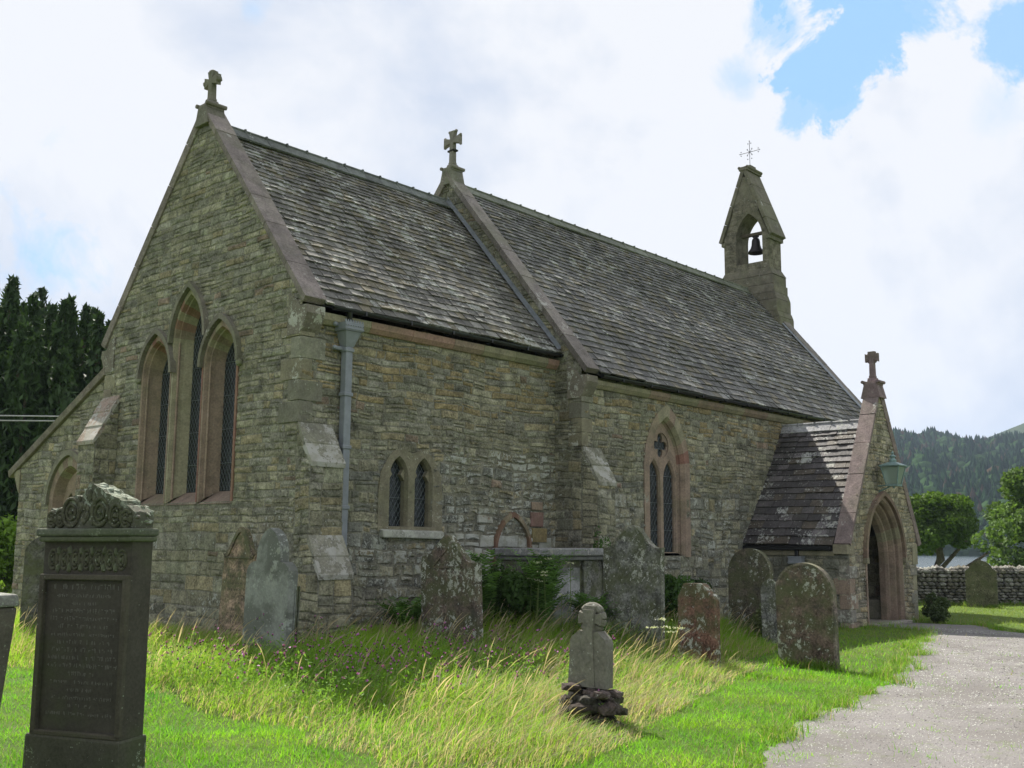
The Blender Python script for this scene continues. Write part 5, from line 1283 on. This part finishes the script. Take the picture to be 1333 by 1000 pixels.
# longer unmown tufts round the foot of stones and walls and along the path edge
foot = [((4.73, -5.98), (4.73, -5.12)), ((21.5, -2.9), (21.5, -2.0)), ((11.7, -3.05), (11.7, -.7)), ((11.7, -3.1), (12.5, -3.1)), ((14.55, -3.1), (15.4, -3.1)), ((9.6, -.75), (11.7, -.75)), ((-5.65, -4.7), (-5.3, -5.6)), ((-6.8, -5.3), (-6.3, -5.2)), ((19.6, .8), (26, -5.2)), ((4.73-.06, -5.98), (4.73-.06, -5.12))]
P_ = []
for (a_, b_) in foot:
    L_ = math.hypot(b_[0]-a_[0], b_[1]-a_[1]); n_ = int(L_*900); t_ = nrg.random((n_, 1)); P_.append(np.array(a_)*(1-t_)+np.array(b_)*t_+nrg.normal(0, .085, (n_, 2)))
pe_ = densify(PATH, .05); pe_ = np.array(pe_); pe_ = np.repeat(pe_, 22, 0)+nrg.normal(0, .09, (len(pe_)*22, 2)); pe_ = pe_[(vn(pe_[:, 0], pe_[:, 1], 2.1, 3) > -.2)]; P_.append(pe_)
p = np.concatenate(P_); p = p[ok_ground(p)]; k = len(p); q2 = nrg.random(k)
col = np.stack([.11+.07*q2, .24+.07*q2, .018+.012*q2], -1); dr = nrg.random(k) < .15; col[dr] = [.36, .30, .17]
V, F, C, _ = blades(0, p, nrg.uniform(.05, .19, k)*(1+.4*vn(p[:, 0], p[:, 1], 3)), nrg.uniform(.005, .009, k)*1.3, col, nrg.uniform(.2, 1.2, k), 2); F2 = F
o = np_mesh('tufted_grass', V, F2, C, M['grass']); tag(o, 'longer tufts of grass at the foot of stones, walls and path edge', 'grass', kind='stuff')
o = g.build('lawn_grass', M['grass']); tag(o, 'short bright green mown grass of the churchyard lawn', 'grass', kind='stuff')
# long meadow grass
g = NP(); lo = NP()
n = 330000
p, d = wedge(n, 5.5, 27, 1.25); m_ = ok_ground(p) & inpoly(p[:, 0], p[:, 1], MEAD); p, d = p[m_], d[m_]; k = len(p)
ed = np.clip(pdist(p[:, 0], p[:, 1], MEAD)/1.7+.12*nrg.random(k), .10, 1); q = vn(p[:, 0], p[:, 1], .9, 1); q2 = nrg.random(k)
patch = .5+.5*vn(p[:, 0], p[:, 1], .55, 8)+.28*vn(p[:, 0], p[:, 1], 2.3, 6)
# drier towards the cross stone and the front edge, greener by the knapweed
dryf = np.clip(-.04+.34*patch+.34*np.exp(-((p[:, 0]+1.2)**2+(p[:, 1]+5.8)**2)/5)+.25*(1-ed)+.22*np.exp(-((p[:, 0]-2.5)**2+(p[:, 1]+5)**2)/3)-.25*np.exp(-((p[:, 0]+1.6)**2+(p[:, 1]+3.4)**2)/3.0), 0, .85)
dry = nrg.random(k) < dryf
green = np.stack([.17+.04*q+.09*q2, .32+.02*q+.10*q2, .028+.02*q2], -1)
tan = np.stack([.42+.1*q2, .345+.08*q2, .23+.06*q2], -1)*nrg.uniform(.55, 1.05, (k, 1))
col = np.where(dry[:, None], tan, green)
h_ = nrg.uniform(.16, .50, k)*(.2+.8*ed)*(1+.35*q)
V, F, C, _ = blades(0, p, h_, nrg.uniform(.004, .0085, k)*(1+d/22), col, nrg.uniform(.3, 1.5, k), 2, dirn=-1.2); g.add(V, F, C)
o = g.build('meadow_grass', M['grass']); tag(o, 'long mixed green and straw-coloured grass growing among the headstones', 'grass', kind='stuff')
# flowering grass stems with drooping seed heads
n = 26000; p, d = wedge(n, 6, 24, 1.3); m_ = ok_ground(p) & inpoly(p[:, 0], p[:, 1], MEAD); p = p[m_]; d = d[m_]
cl = .9*vn(p[:, 0], p[:, 1], 1.8, 9)+.6*vn(p[:, 0], p[:, 1], 5, 3); m_ = nrg.random(len(p)) < np.clip(.20+.42*cl, .04, 1)*np.clip(pdist(p[:, 0], p[:, 1], MEAD)/.6, .25, 1); p = p[m_]; d = d[m_]; k = len(p)
ed = np.clip(pdist(p[:, 0], p[:, 1], MEAD)/1.0, .35, 1)
h_ = nrg.uniform(.32, .68, k)*ed; th = nrg.normal(-.9, .55, k); lx, ly = np.cos(th), np.sin(th); ln_ = nrg.uniform(.15, .75, k)
base = np.stack([p[:, 0], p[:, 1], H(p[:, 0], p[:, 1])], -1); tcol = np.stack([.43+0*h_, .345+0*h_, .25+0*h_], -1)*nrg.uniform(.6, 1.15, (k, 1))
S = 5; rows = []
side = np.stack([np.full(k, .669), np.full(k, -.743), np.zeros(k)], -1); rot_ = nrg.uniform(-.5, .5, k)
side = np.stack([.669*np.cos(rot_)+.743*np.sin(rot_), -.743*np.cos(rot_)+.669*np.sin(rot_), 0*rot_], -1)
for i in range(S+1):
    t = i/S; off = ln_*h_*t**2.2; zz = h_*(t-.22*ln_*t**3)
    wd = np.where(t < .72, .0028, .0) + (0.0085 if .72 <= t < .95 else 0); wd = wd*(1+d/25)*nrg.uniform(.7, 1.3, k)
    if i == S: wd = wd*0+.002
    c = base+np.stack([lx*off, ly*off, zz], -1); rows += [c-side*wd[:, None]/2, c+side*wd[:, None]/2]
V = np.stack(rows, 1).reshape(-1, 3); idx = np.arange(k)[:, None]*(2*(S+1)); F = np.concatenate([idx+np.array([[2*i, 2*i+1, 2*i+3, 2*i+2]]) for i in range(S)], 0)
C = np.repeat(np.concatenate([tcol, np.ones((k, 1))], 1)[:, None], 2*(S+1), 1).reshape(-1, 4)
o = np_mesh('seeding_grass', V, F, C, M['grass']); tag(o, 'tall straw-coloured grass stems with nodding seed heads', 'grass', kind='stuff')

# generic leaf scatter
def leafcards(cent, size, col, asp=1.6, up=.0, jitc=.25, fold=True, nrm=None):
    n = len(cent); a = nrg.normal(0, 1, (n, 3)); a[:, 2] += up*2; a /= np.linalg.norm(a, axis=1)[:, None]
    b = np.cross(a, nrg.normal(0, 1, (n, 3))); b /= np.linalg.norm(b, axis=1)[:, None]
    s = (np.asarray(size)*nrg.uniform(.6, 1.3, n))[:, None]
    V = np.stack([cent-a*s*asp/2, cent+b*s/2, cent+a*s*asp/2, cent-b*s/2], 1).reshape(-1, 3)
    F = np.arange(n*4).reshape(-1, 4); c = np.asarray(col)*nrg.uniform(1-jitc, 1+jitc, (n, 1)); C = np.repeat(np.concatenate([c, np.ones((n, 1))], 1)[:, None], 4, 1).reshape(-1, 4)
    return V, F, C
def ball(n, c, r, hollow=.35):
    v = nrg.normal(0, 1, (n, 3)); v /= np.linalg.norm(v, axis=1)[:, None]; return np.asarray(c)+v*(hollow+(1-hollow)*nrg.random((n, 1))**.6)*np.asarray(r)
# knapweed: stems, leaves and small purple heads
n = 520; p = np.concatenate([nrg.normal((-1.7, -3.4), (.95, .9), (n, 2)), nrg.normal((.2, -4.3), (.9, .6), (150, 2)), nrg.normal((-2.6, -1.6), (.35, .6), (110, 2)), nrg.normal((-.2, -3.2), (.9, .6), (150, 2))])
m_ = inpoly(p[:, 0], p[:, 1], MEAD) & ok_ground(p); p = p[m_]; k = len(p); h_ = nrg.uniform(.3, .62, k)
V, F, C, tip = blades(0, p, h_, np.full(k, .004), np.tile([.10, .16, .04], (k, 1)), nrg.uniform(.05, .4, k), 2)
g = NP(); g.add(V, F, C)
base = np.stack([p[:, 0], p[:, 1], H(p[:, 0], p[:, 1])], -1); t_ = nrg.uniform(.25, .95, (k*10, 1)); cb_ = np.repeat(base, 10, 0)*(1-t_)+np.repeat(tip, 10, 0)*t_+nrg.normal(0, .022, (k*10, 3))
g.add(*leafcards(cb_, .014, (.15, .27, .045), 3.6, .3))
o = g.build('knapweed_leaves', M['grass']); tag(o, 'leafy green knapweed growing in the long grass', 'wild flowers', kind='stuff')
g = NP(); sel = nrg.random(k) < .62
for j in range(3): g.add(*leafcards(tip[sel]+nrg.normal(0, .004, (sel.sum(), 3))+[0, 0, .012], .024, (.36, .12, .30), 1.0, 0))
g.add(*leafcards(tip, .020, (.05, .04, .03), 1.1, .5)); g.add(*leafcards(tip, .018, (.05, .04, .03), 1.1, .5))
o = g.build('knapweed_flowers', M['purple']); tag(o, 'small purple knapweed flower heads above the long grass', 'wild flowers', kind='stuff')

def fern(pos, r, h, n, label, col=(.085,.165,.04), z=None, cat='fern'):
    gz = Hs(*pos) if z is None else z
    g = NP(); 
    for i in range(n):
        t = rng.uniform(0, 2*math.pi); L_ = h*rng.uniform(.45, 1.3); reach = r*rng.uniform(.25, 1.15); m0 = 16
        u = np.linspace(.08, 1, m0); cx = pos[0]+.12*r*math.cos(t)+math.cos(t)*reach*u**1.4; cy = pos[1]+.12*r*math.sin(t)+math.sin(t)*reach*u**1.4; cz = gz+L_*(u-.42*u**2.6)
        pn = np.stack([-np.sin(t)*np.ones(m0), np.cos(t)*np.ones(m0), np.zeros(m0)], -1); ln2 = .085*np.sin(np.pi*np.clip(u*.9+.1, 0, 1))**.7*min(1.2, L_/.8)
        d_ = np.stack([np.gradient(cx), np.gradient(cy), np.gradient(cz)], -1); d_ /= np.linalg.norm(d_, axis=1)[:, None]
        c = np.stack([cx, cy, cz], -1); cc_ = np.array(col)*rng.uniform(.5, 1.6)
        for s in (-1, 1):
            tipv = c+pn*s*ln2[:, None]+d_*.035; V = np.stack([c-d_*.008, c+d_*.014, tipv+nrg.normal(0, .012, c.shape), tipv-d_*.008], 1).reshape(-1, 3)
            g.add(V, np.arange(m0*4).reshape(-1, 4), np.tile([*cc_, 1], (m0*4, 1)))
    o = g.build('fern', M['leaf']); tag(o, label, cat); return o
fern((1.55, -.72), .55, .75, 60, 'dark green fern clump under the twin window left of the gabled headstone', z=.32)
fern((3.1, -2.05), .62, 1.55, 80, 'large dark fern clump between gabled headstone and chest tomb', z=.45, col=(.09,.17,.042))
fern((2.5, -1.5), .5, 1.5, 60, 'dark fern clump immediately right of the gabled headstone', z=.45, col=(.085,.16,.04))
fern((4.0, -2.3), .5, .85, 80, 'fern clump in front of the pale side panel of the chest tomb', z=.3)
fern((3.45, -2.75), .4, .5, 40, 'small fern clump left of the scroll-topped headstone', z=.15)
def bush(name, pos, r, n, leaf, col, label, cat='bush', z=None, stems=9, lumps=9):
    gz = Hs(*pos) if z is None else z; e = empty(name, (0, 0, 0)); tag(e, label, cat); e.location = (pos[0], pos[1], gz)
    mb = MB()
    for i in range(stems):
        t = rng.uniform(0, 6.28); q = rng.uniform(.2, .7); mb.tube([(0.05*math.cos(t), .05*math.sin(t), 0), (r[0]*q*.5*math.cos(t), r[1]*q*.5*math.sin(t), r[2]*.8), (r[0]*q*math.cos(t), r[1]*q*math.sin(t), r[2]*1.5*rng.uniform(.7, 1))], [.012, .009, .004], 5)
    mb.build('stems', M['bark'], e)
    g = NP()
    for i in range(lumps):
        c = (rng.uniform(-.55, .55)*r[0], rng.uniform(-.55, .55)*r[1], r[2]*(.35+rng.random()*1.1)); rr = rng.uniform(.35, .6)
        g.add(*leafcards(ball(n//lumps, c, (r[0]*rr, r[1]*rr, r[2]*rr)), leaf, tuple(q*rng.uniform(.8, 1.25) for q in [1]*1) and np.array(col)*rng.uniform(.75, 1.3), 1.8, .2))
    g.build('foliage', M['leaf'], e); return e
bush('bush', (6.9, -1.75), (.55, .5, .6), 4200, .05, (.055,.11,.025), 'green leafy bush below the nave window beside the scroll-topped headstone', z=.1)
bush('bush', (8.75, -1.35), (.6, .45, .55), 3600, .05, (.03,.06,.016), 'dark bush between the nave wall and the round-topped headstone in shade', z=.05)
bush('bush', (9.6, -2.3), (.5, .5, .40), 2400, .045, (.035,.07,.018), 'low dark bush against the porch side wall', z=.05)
bush('bush', (14.9, -3.62), (.55, .35, .38), 3400, .035, (.06,.085,.035), 'grey-green tufty shrub at the foot of the porch front corner', z=-.02, cat='shrub')
bush('ivy_sprig', (5.7, -1.25), (.3, .16, .95), 900, .035, (.06,.12,.03), 'thin climbing green sprigs on the nave corner buttress', z=.3, cat='climbing plant', lumps=14)
bush('bush', (7.9, -3.15), (.42, .3, .38), 1500, .035, (.10,.12,.05), 'weedy tangle of dry and green plants before the shaded round-topped headstone', z=.05, cat='weeds')
bush('bush', (3.6, 18.6), (1.6, 1.4, 1.25), 5200, .10, (.14,.24,.03), 'bright light green leafy bush left of the vestry corner', z=.0)  # palest leaf green of the bushes
bush('bush', (1.6, 14.5), (.9, .7, .5), 2400, .06, (.12,.19,.035), 'low weedy bush in the grass by the vestry end', z=.0)
bush('bush', (2.95, -1.75), (.62, .42, .62), 3600, .045, (.045,.085,.022), 'dark leafy growth behind the tall ferns between gabled headstone and chest tomb', z=.35, cat='shrub')
# white cow-parsley heads by the ferns
mbp = NP()
for i in range(9):
    x, y = 2.9+rng.uniform(-.5, .7), -2.35+rng.uniform(-.3, .3); z0 = Hs(x, y); hh = rng.uniform(.75, 1.25)
    b = np.linspace(0, 1, 7)[:, None]; c = np.array([[x, y, z0]])+b*np.array([[rng.uniform(-.1, .1), 0, hh]])
    V = np.stack([c[:-1]-[.003, -.003, 0], c[:-1]+[.003, -.003, 0], c[1:]+[.003, -.003, 0], c[1:]-[.003, -.003, 0]], 1).reshape(-1, 3); mbp.add(V, np.arange(24).reshape(-1, 4), np.tile([.12, .16, .05, 1], (24, 1)))
    q = c[-1]+np.stack([nrg.normal(0, .04, 26), nrg.normal(0, .04, 26), nrg.normal(0, .008, 26)], -1); mbp.add(*leafcards(q, .018, (.55, .55, .40), 1, 0, .1))
for i in range(5):
    x, y = 2.6+rng.uniform(-.3, .3), -4.55+rng.uniform(-.3, .3); z0 = Hs(x, y); hh = rng.uniform(.55, .85)
    q = np.array([x, y, z0+hh])+np.stack([nrg.normal(0, .05, 30), nrg.normal(0, .05, 30), nrg.normal(0, .006, 30)], -1); mbp.add(*leafcards(q, .018, (.6, .6, .5), 1, 0, .1))
    mbp.add(np.array([[x-.003, y, z0], [x+.003, y, z0], [x+.003, y, z0+hh], [x-.003, y, z0+hh]]), np.array([[0, 1, 2, 3]]), np.tile([.12, .16, .05, 1], (4, 1)))
o = mbp.build('umbellifer_flowers', M['leaf']); tag(o, 'small flat white flower heads on thin stems by the ferns', 'wild flowers', kind='stuff')

# ------------------------------------------------------------------ trees
def conifer(pos, h, r, seed, label, n=5200, col=(.032,.062,.018)):
    rr = np.random.default_rng(seed); e = empty('conifer_tree', (pos[0], pos[1], Hs(*pos)-.1)); tag(e, label, 'tree', 'dark conifers beyond the vestry')
    mb = MB(); mb.tube([(0, 0, 0), (.1, 0, h*.4), (0, 0, h*.9)], [.28, .2, .05], 7)
    spires = [(0, 0, 1.0)]+[(rr.uniform(-.7, .7)*r, rr.uniform(-.7, .7)*r, rr.uniform(.7, .97)) for _ in range(6)]
    for sx_, sy_, sh in spires[1:]: mb.tube([(0, 0, h*.25), (sx_*.7, sy_*.7, h*.5), (sx_, sy_, h*sh*.95)], [.12, .08, .02], 5)
    mb.build('trunk', M['bark'], e)
    g = NP()
    for sx_, sy_, sh in spires:
        m = n//len(spires); t = rr.random(m)**.85; a = rr.uniform(0, 2*np.pi, m)
        prof = (1-t)**.8*(.65+.35*np.sin(t*37+a*2+seed)**2)*(.75+.25*np.sin(a*3+t*11))
        rad = r*(.75 if sh < 1 else 1)*prof*rr.uniform(.45, 1.12, m)+.05
        c = np.stack([sx_*(.3+.7*t)+rad*np.cos(a), sy_*(.3+.7*t)+rad*np.sin(a), h*sh*(.03+.97*t)+rad*.75], -1)
        cc_ = np.array(col)*(1+.6*(rr.random((m, 1))-.4))*np.array([[1.0, 1.0, 1.0]])
        V, F, C = leafcards(c, .12, (1, 1, 1), 3.2, .75, .2); C[:, :3] *= np.repeat(cc_, 4, 0); g.add(V, F, C)
    g.build('crown', M['needle'], e)
cf = [(2.5,36.5,13.6,2.1),(5.2,35.0,13.0,1.9),(8.0,34.0,12.3,2.0),(6.6,37.5,13.4,2.2),(10.4,33.0,12.6,2.0),(12.4,32.0,11.9,1.7),(14.3,33.0,11.6,1.9),(11.6,36.0,12.6,2.2),(16.8,34.0,11.8,2.1),(3.9,31.5,9.6,1.9),(9.3,30.2,9.0,1.8),(0.2,38,13.2,2.3),(6.5,30.5,8.6,2.0),(12.8,28.6,7.9,1.8)]
cf += [(6.3,28.4,11.9,1.7),(5.8,24.8,10.7,1.5),(5.9,23.2,9.9,1.3),(7.3,24.8,10.0,1.4),(6.8,22.4,9.8,1.3),(8.1,23.9,10.0,1.4),(7.5,21.6,9.3,1.2),(4.5,20.6,8.2,1.2),(5.4,19.6,7.4,1.2)]
cf += [(0.5,44,13.2,2.4),(5.0,42.5,12.0,2.3),(9.0,41.5,12.2,2.3),(13.2,39.5,11.8,2.2),(17.5,38.5,11.6,2.2)]
desc = ['tallest ragged conifer at the left edge', 'conifer with forked top second from the left edge', 'conifer with thin twiggy top left of the paired spires', 'conifer rising behind the left paired spires', 'broad conifer with twin spires above the power cable', 'narrow conifer next to the twin-spired one', 'conifer nearest the gable slope', 'conifer behind the twin-spired one', 'conifer mostly hidden by the church gable', 'shorter dark conifer in front at the left edge', 'shorter lighter green conifer above the vestry roof', 'conifer at the far left end of the row', 'low dense conifer filling the gap over the cable', 'lowest light green conifer beside the vestry roof', 'nearer-row conifer cut by the left edge', 'nearer-row conifer just inside the left edge', 'nearer-row conifer left of the middle of the dark trees', 'nearer-row conifer in the middle of the dark trees', 'slim nearer-row conifer right of the middle one', 'nearer-row conifer second from the church gable', 'nearer-row conifer touching the gable slope', 'short front conifer behind the cable near the left edge', 'short front conifer behind the vestry roof slope', 'rear-row conifer at the far left', 'rear-row conifer behind the forked one', 'rear-row conifer showing in the gap between the tall spires', 'rear-row conifer right of the gap', 'rear-row conifer behind the gable slope']
for i, (x, y, h, r) in enumerate(cf):
    conifer((x, y), h, r*1.35, 40+i, desc[i], 10000, (.045,.085,.02) if i in (10, 13) else (.03,.058,.016))  # two of the conifers get a lighter needle green
def decid(name, pos, z0, trunk, lumps, n, leaf, col, label, limbs=()):
    e = empty(name, (pos[0], pos[1], z0)); tag(e, label, 'tree')
    mb = MB(); mb.tube(trunk[0], trunk[1], 9)
    for pts, rd in limbs: mb.tube(pts, rd, 6)
    mb.build('trunk', M['bark'], e)
    g = NP(); tot = sum(l[3]**2 for l in lumps)
    for (x, y, z, r_) in lumps:
        m = int(n*r_**2/tot); base = ball(m, (x, y, z), (r_, r_, r_*.72), .55)
        keep = vn(base[:, 0]*1.3+base[:, 2], base[:, 1]*1.3-base[:, 2]*.7, 2.2/r_*1.2, r_*9) > -.45; base = base[keep]
        k = rng.uniform(.8, 1.2); g.add(*leafcards(base, leaf, np.array(col)*k, 1.3, .1, .3))
    g.build('crown', M['leaf'], e)
# oak beyond the wall: local frame, x' along the view's right
vr = Vector((.54, -.84, 0)); vf = Vector((.84, .54, 0))
def lumpset(W, Hh, zc, n, seed, flat=.6, r=(.7, 1.25)):
    q = random.Random(seed); L_ = []
    for i in range(n):
        t = q.uniform(0, 2*math.pi); ph = math.acos(q.uniform(-.6, 1)); a = W*math.sin(ph)*math.cos(t); b = W*.8*math.sin(ph)*math.sin(t); z = zc+Hh*math.cos(ph)
        v = vr*a+vf*b; L_.append((v.x, v.y, z, q.uniform(*r)))
    return L_
lp = lumpset(1.75, 1.55, 3.55, 26, 3, r=(.6, 1.05))+lumpset(1.2, 1.0, 3.6, 10, 5)
tr = vr*-1.15
decid('oak_tree', (51.9, 9.8), -1.55, ([(tr.x, tr.y, 0), (tr.x+.25, tr.y-.3, .9), (.2, -.1, 2.4), (0, 0, 4.4)], [.42, .34, .24, .1]), [(x, y, z+.6, r_) for x, y, z, r_ in lp], 30000, .15, (.075,.13,.02), 'round green oak with leaning trunk beyond the dry-stone wall',
      [([(tr.x+.15, tr.y-.2, .7), (.9, -1.2, 1.9), (1.5, -2.3, 2.8)], [.2, .14, .06]), ([(tr.x+.1, tr.y-.1, .7), (-1.4, .9, 2.0), (-1.6, 1.9, 3.0)], [.2, .13, .05]), ([(tr.x+.2, tr.y-.25, .8), (.5, -.4, 2.3), (1.6, -1.4, 3.8)], [.18, .12, .05])])
lp = lumpset(3.1, 3.0, 3.2, 40, 9, r=(.7, 1.2))+lumpset(2.2, 2.2, 3.2, 14, 12, r=(.8, 1.2))
decid('tall_tree', (42.9, .9), -1.3, ([(0, 0, 0), (.1, .1, 2), (0, 0, 5)], [.4, .3, .1]), lp, 34000, .15, (.09,.145,.045), 'large grey-green leafy tree at the right edge beyond the wall',
      [([(0, 0, 1.5), (1, -1.4, 2.8), (1.8, -2.8, 4)], [.16, .1, .04]), ([(0, 0, 1.2), (-1, 1.6, 2.2), (-1.8, 2.6, 2.6)], [.16, .1, .04])])

# ------------------------------------------------------------------ lake, hills, forest
m, nt, p, o = newmat('lake_water'); g_ = G(nt); p.inputs['Base Color'].default_value = (.05,.07,.08,1); p.inputs['Roughness'].default_value = .18
nt.links.new(g_.bump(g_.noise(.8, 6, .6), .25), p.inputs['Normal']); M['water'] = m
V = np.array([[66, -900, -2.6], [1300, -900, -2.6], [1300, 1200, -2.6], [66, 1200, -2.6]], float)
o = np_mesh('lake', V, np.array([[0, 1, 2, 3]]), np.ones((4, 4)), M['water']); tag(o, kind='structure')
def hill_h(az, r):       # az degrees, world; r metres from the churchyard
    H1 = 84+3*np.sin(az*.9)-9*sstep(20, 16, az)-25*sstep(15, 5, az)+18*sstep(24, 45, az)
    z1 = H1*np.clip((r-415)/500, 0, 1)**.9*(1-.55*sstep(930, 1400, r))+5*vn(az*.8, r*.012, 1.0)*np.clip((r-430)/200, 0, 1)
    H2 = 150-11*np.clip(az-17.3, -14, 12)
    z2 = H2*np.clip((r-980)/620, 0, 1)**.8
    return np.maximum(z1, z2)-3.2*(r < 425)
az = np.concatenate([np.linspace(-40, 4, 20), np.linspace(5, 32, 110), np.linspace(33, 80, 20)]); rr_ = np.concatenate([np.linspace(405, 1000, 60), np.linspace(1020, 2100, 40)])
A_, R_ = np.meshgrid(az, rr_, indexing='ij'); X = -9+R_*np.cos(np.radians(A_)); Y = -12+R_*np.sin(np.radians(A_)); Z = hill_h(A_, R_)
nx, ny = X.shape; i = np.arange(nx-1)[:, None]*ny+np.arange(ny-1)[None]; F = np.stack([i, i+1, i+ny+1, i+ny], -1).reshape(-1, 4)
m, nt, p, o = newmat('hillside'); g_ = G(nt); v = g_.obj()
c = g_.mix(g_.thr(g_.noise(.012, 6, .6, v), .4, .6), (.028,.045,.016), (.05,.06,.026)); g_.put(p.inputs['Base Color'], c); p.inputs['Roughness'].default_value = 1; p.inputs['Specular IOR Level'].default_value = 0
o = np_mesh('hills', np.stack([X, Y, Z], -1).reshape(-1, 3), F, np.ones((X.size, 4)), m, smooth=True); tag(o, kind='structure')
# forest: small spruces and broadleaf tufts over the near hill
k = 15000; a = np.concatenate([nrg.uniform(8, 27, k), nrg.uniform(-30, 8, 3500), nrg.uniform(27, 70, 3500)]); r_ = np.sqrt(nrg.uniform(411**2, 985**2, len(a))); r_[:1800] = nrg.uniform(409, 440, 1800)
bare = (r_ > 960-0*a) & (a < 19) & (nrg.random(len(a)) < .3); a, r_ = a[~bare], r_[~bare]; k = len(a)
x = -9+r_*np.cos(np.radians(a)); y = -12+r_*np.sin(np.radians(a)); z = np.maximum(hill_h(a, r_), -2.7)-.5; sp = vn(a*2, r_*.02, 1)+nrg.normal(0, .35, k) > -.12
h_ = np.where(sp, nrg.uniform(5, 13, k), nrg.uniform(5, 9, k)); w_ = np.where(sp, h_*.27, h_*.62); ns = 6; T = []
for lev, (zz, ww) in enumerate(((0.05, 1.0), (.38, .62), (.42, .85), (.72, .36), (1.0, .02))):
    for s in range(ns):
        t = 2*np.pi*s/ns+nrg.uniform(-.3, .3, k); wj = ww*nrg.uniform(.75, 1.2, k); bw = np.where(sp, wj, [1.0, 1.1, 1.1, .9, .25][lev]*nrg.uniform(.8, 1.15, k))
        T.append(np.stack([x+w_*bw*np.cos(t), y+w_*bw*np.sin(t), z+h_*zz*nrg.uniform(.96, 1.04, k)], -1))
V = np.stack(T, 1).reshape(-1, 3); idx = np.arange(k)[:, None]*(ns*5)
F = np.concatenate([idx+np.array([[l*ns+s, l*ns+(s+1) % ns, (l+1)*ns+(s+1) % ns, (l+1)*ns+s]]) for l in range(4) for s in range(ns)], 0)
col = np.where(sp[:, None], np.array([[.017, .038, .017]]), np.array([[.028, .055, .019]]))*nrg.uniform(.6, 1.4, (k, 1)); red = nrg.random(k) < .08; col[red] = np.array([.06, .045, .03])
C = np.repeat(np.concatenate([col, np.ones((k, 1))], 1)[:, None], ns*5, 1).reshape(-1, 4)
fm = foliage_mat('forest_crowns', .1, 1.0); fm.node_tree.nodes['Principled BSDF'].inputs['Specular IOR Level'].default_value = 0
o = np_mesh('forest', V, F, C, fm); tag(o, 'distant dark forest of spruce and broadleaf trees covering the hillside', 'forest', kind='stuff')

# power cable
mb = MB()
for dz in (0, -.16):
    pts = [(-6+i*1.2, 19.4-i*1.0+0, 0) for i in range(9)]
    P = [Vector((-9.5+15.0*t, 23.0-9.2*t*1.2, 4.86+dz*(1-.3*t)-.35*math.sin(math.pi*t)*.4)) for t in [k/16 for k in range(17)]]
    mb.tube(P, .018, 6)
o = mb.build('power_cable', M['cable']); tag(o, 'twin pale overhead cable strung in front of the conifers', 'cable')
mb = MB(); e = empty('cable_pole', (-9.5, 23.0, 0)); tag(e, 'wooden pole carrying the overhead cable, left of the church', 'pole')
mb.tube([(0, 0, -.3), (0, 0, 5.4)], [.14, .11], 10); mb.build('post', M['wood'], e)
mb = MB(); mb.box((-.5, -.05, 4.78), (.5, .05, 4.88)); mb.build('cross_arm', M['wood'], e)

# air
HAZE = .00017
m = bpy.data.materials.new('haze'); m.use_nodes = True; nt = m.node_tree; nt.nodes.clear(); oo = nt.nodes.new('ShaderNodeOutputMaterial'); vo = nt.nodes.new('ShaderNodeVolumePrincipled')
vo.inputs['Color'].default_value = (.62,.76,1,1); vo.inputs['Density'].default_value = HAZE; nt.links.new(vo.outputs[0], oo.inputs['Volume'])
mb = MB(); mb.box((-2600, -2600, -6), (3600, 3600, 330)); o = mb.build('haze', m); tag(o, 'faint blue summer haze', 'haze', kind='stuff')
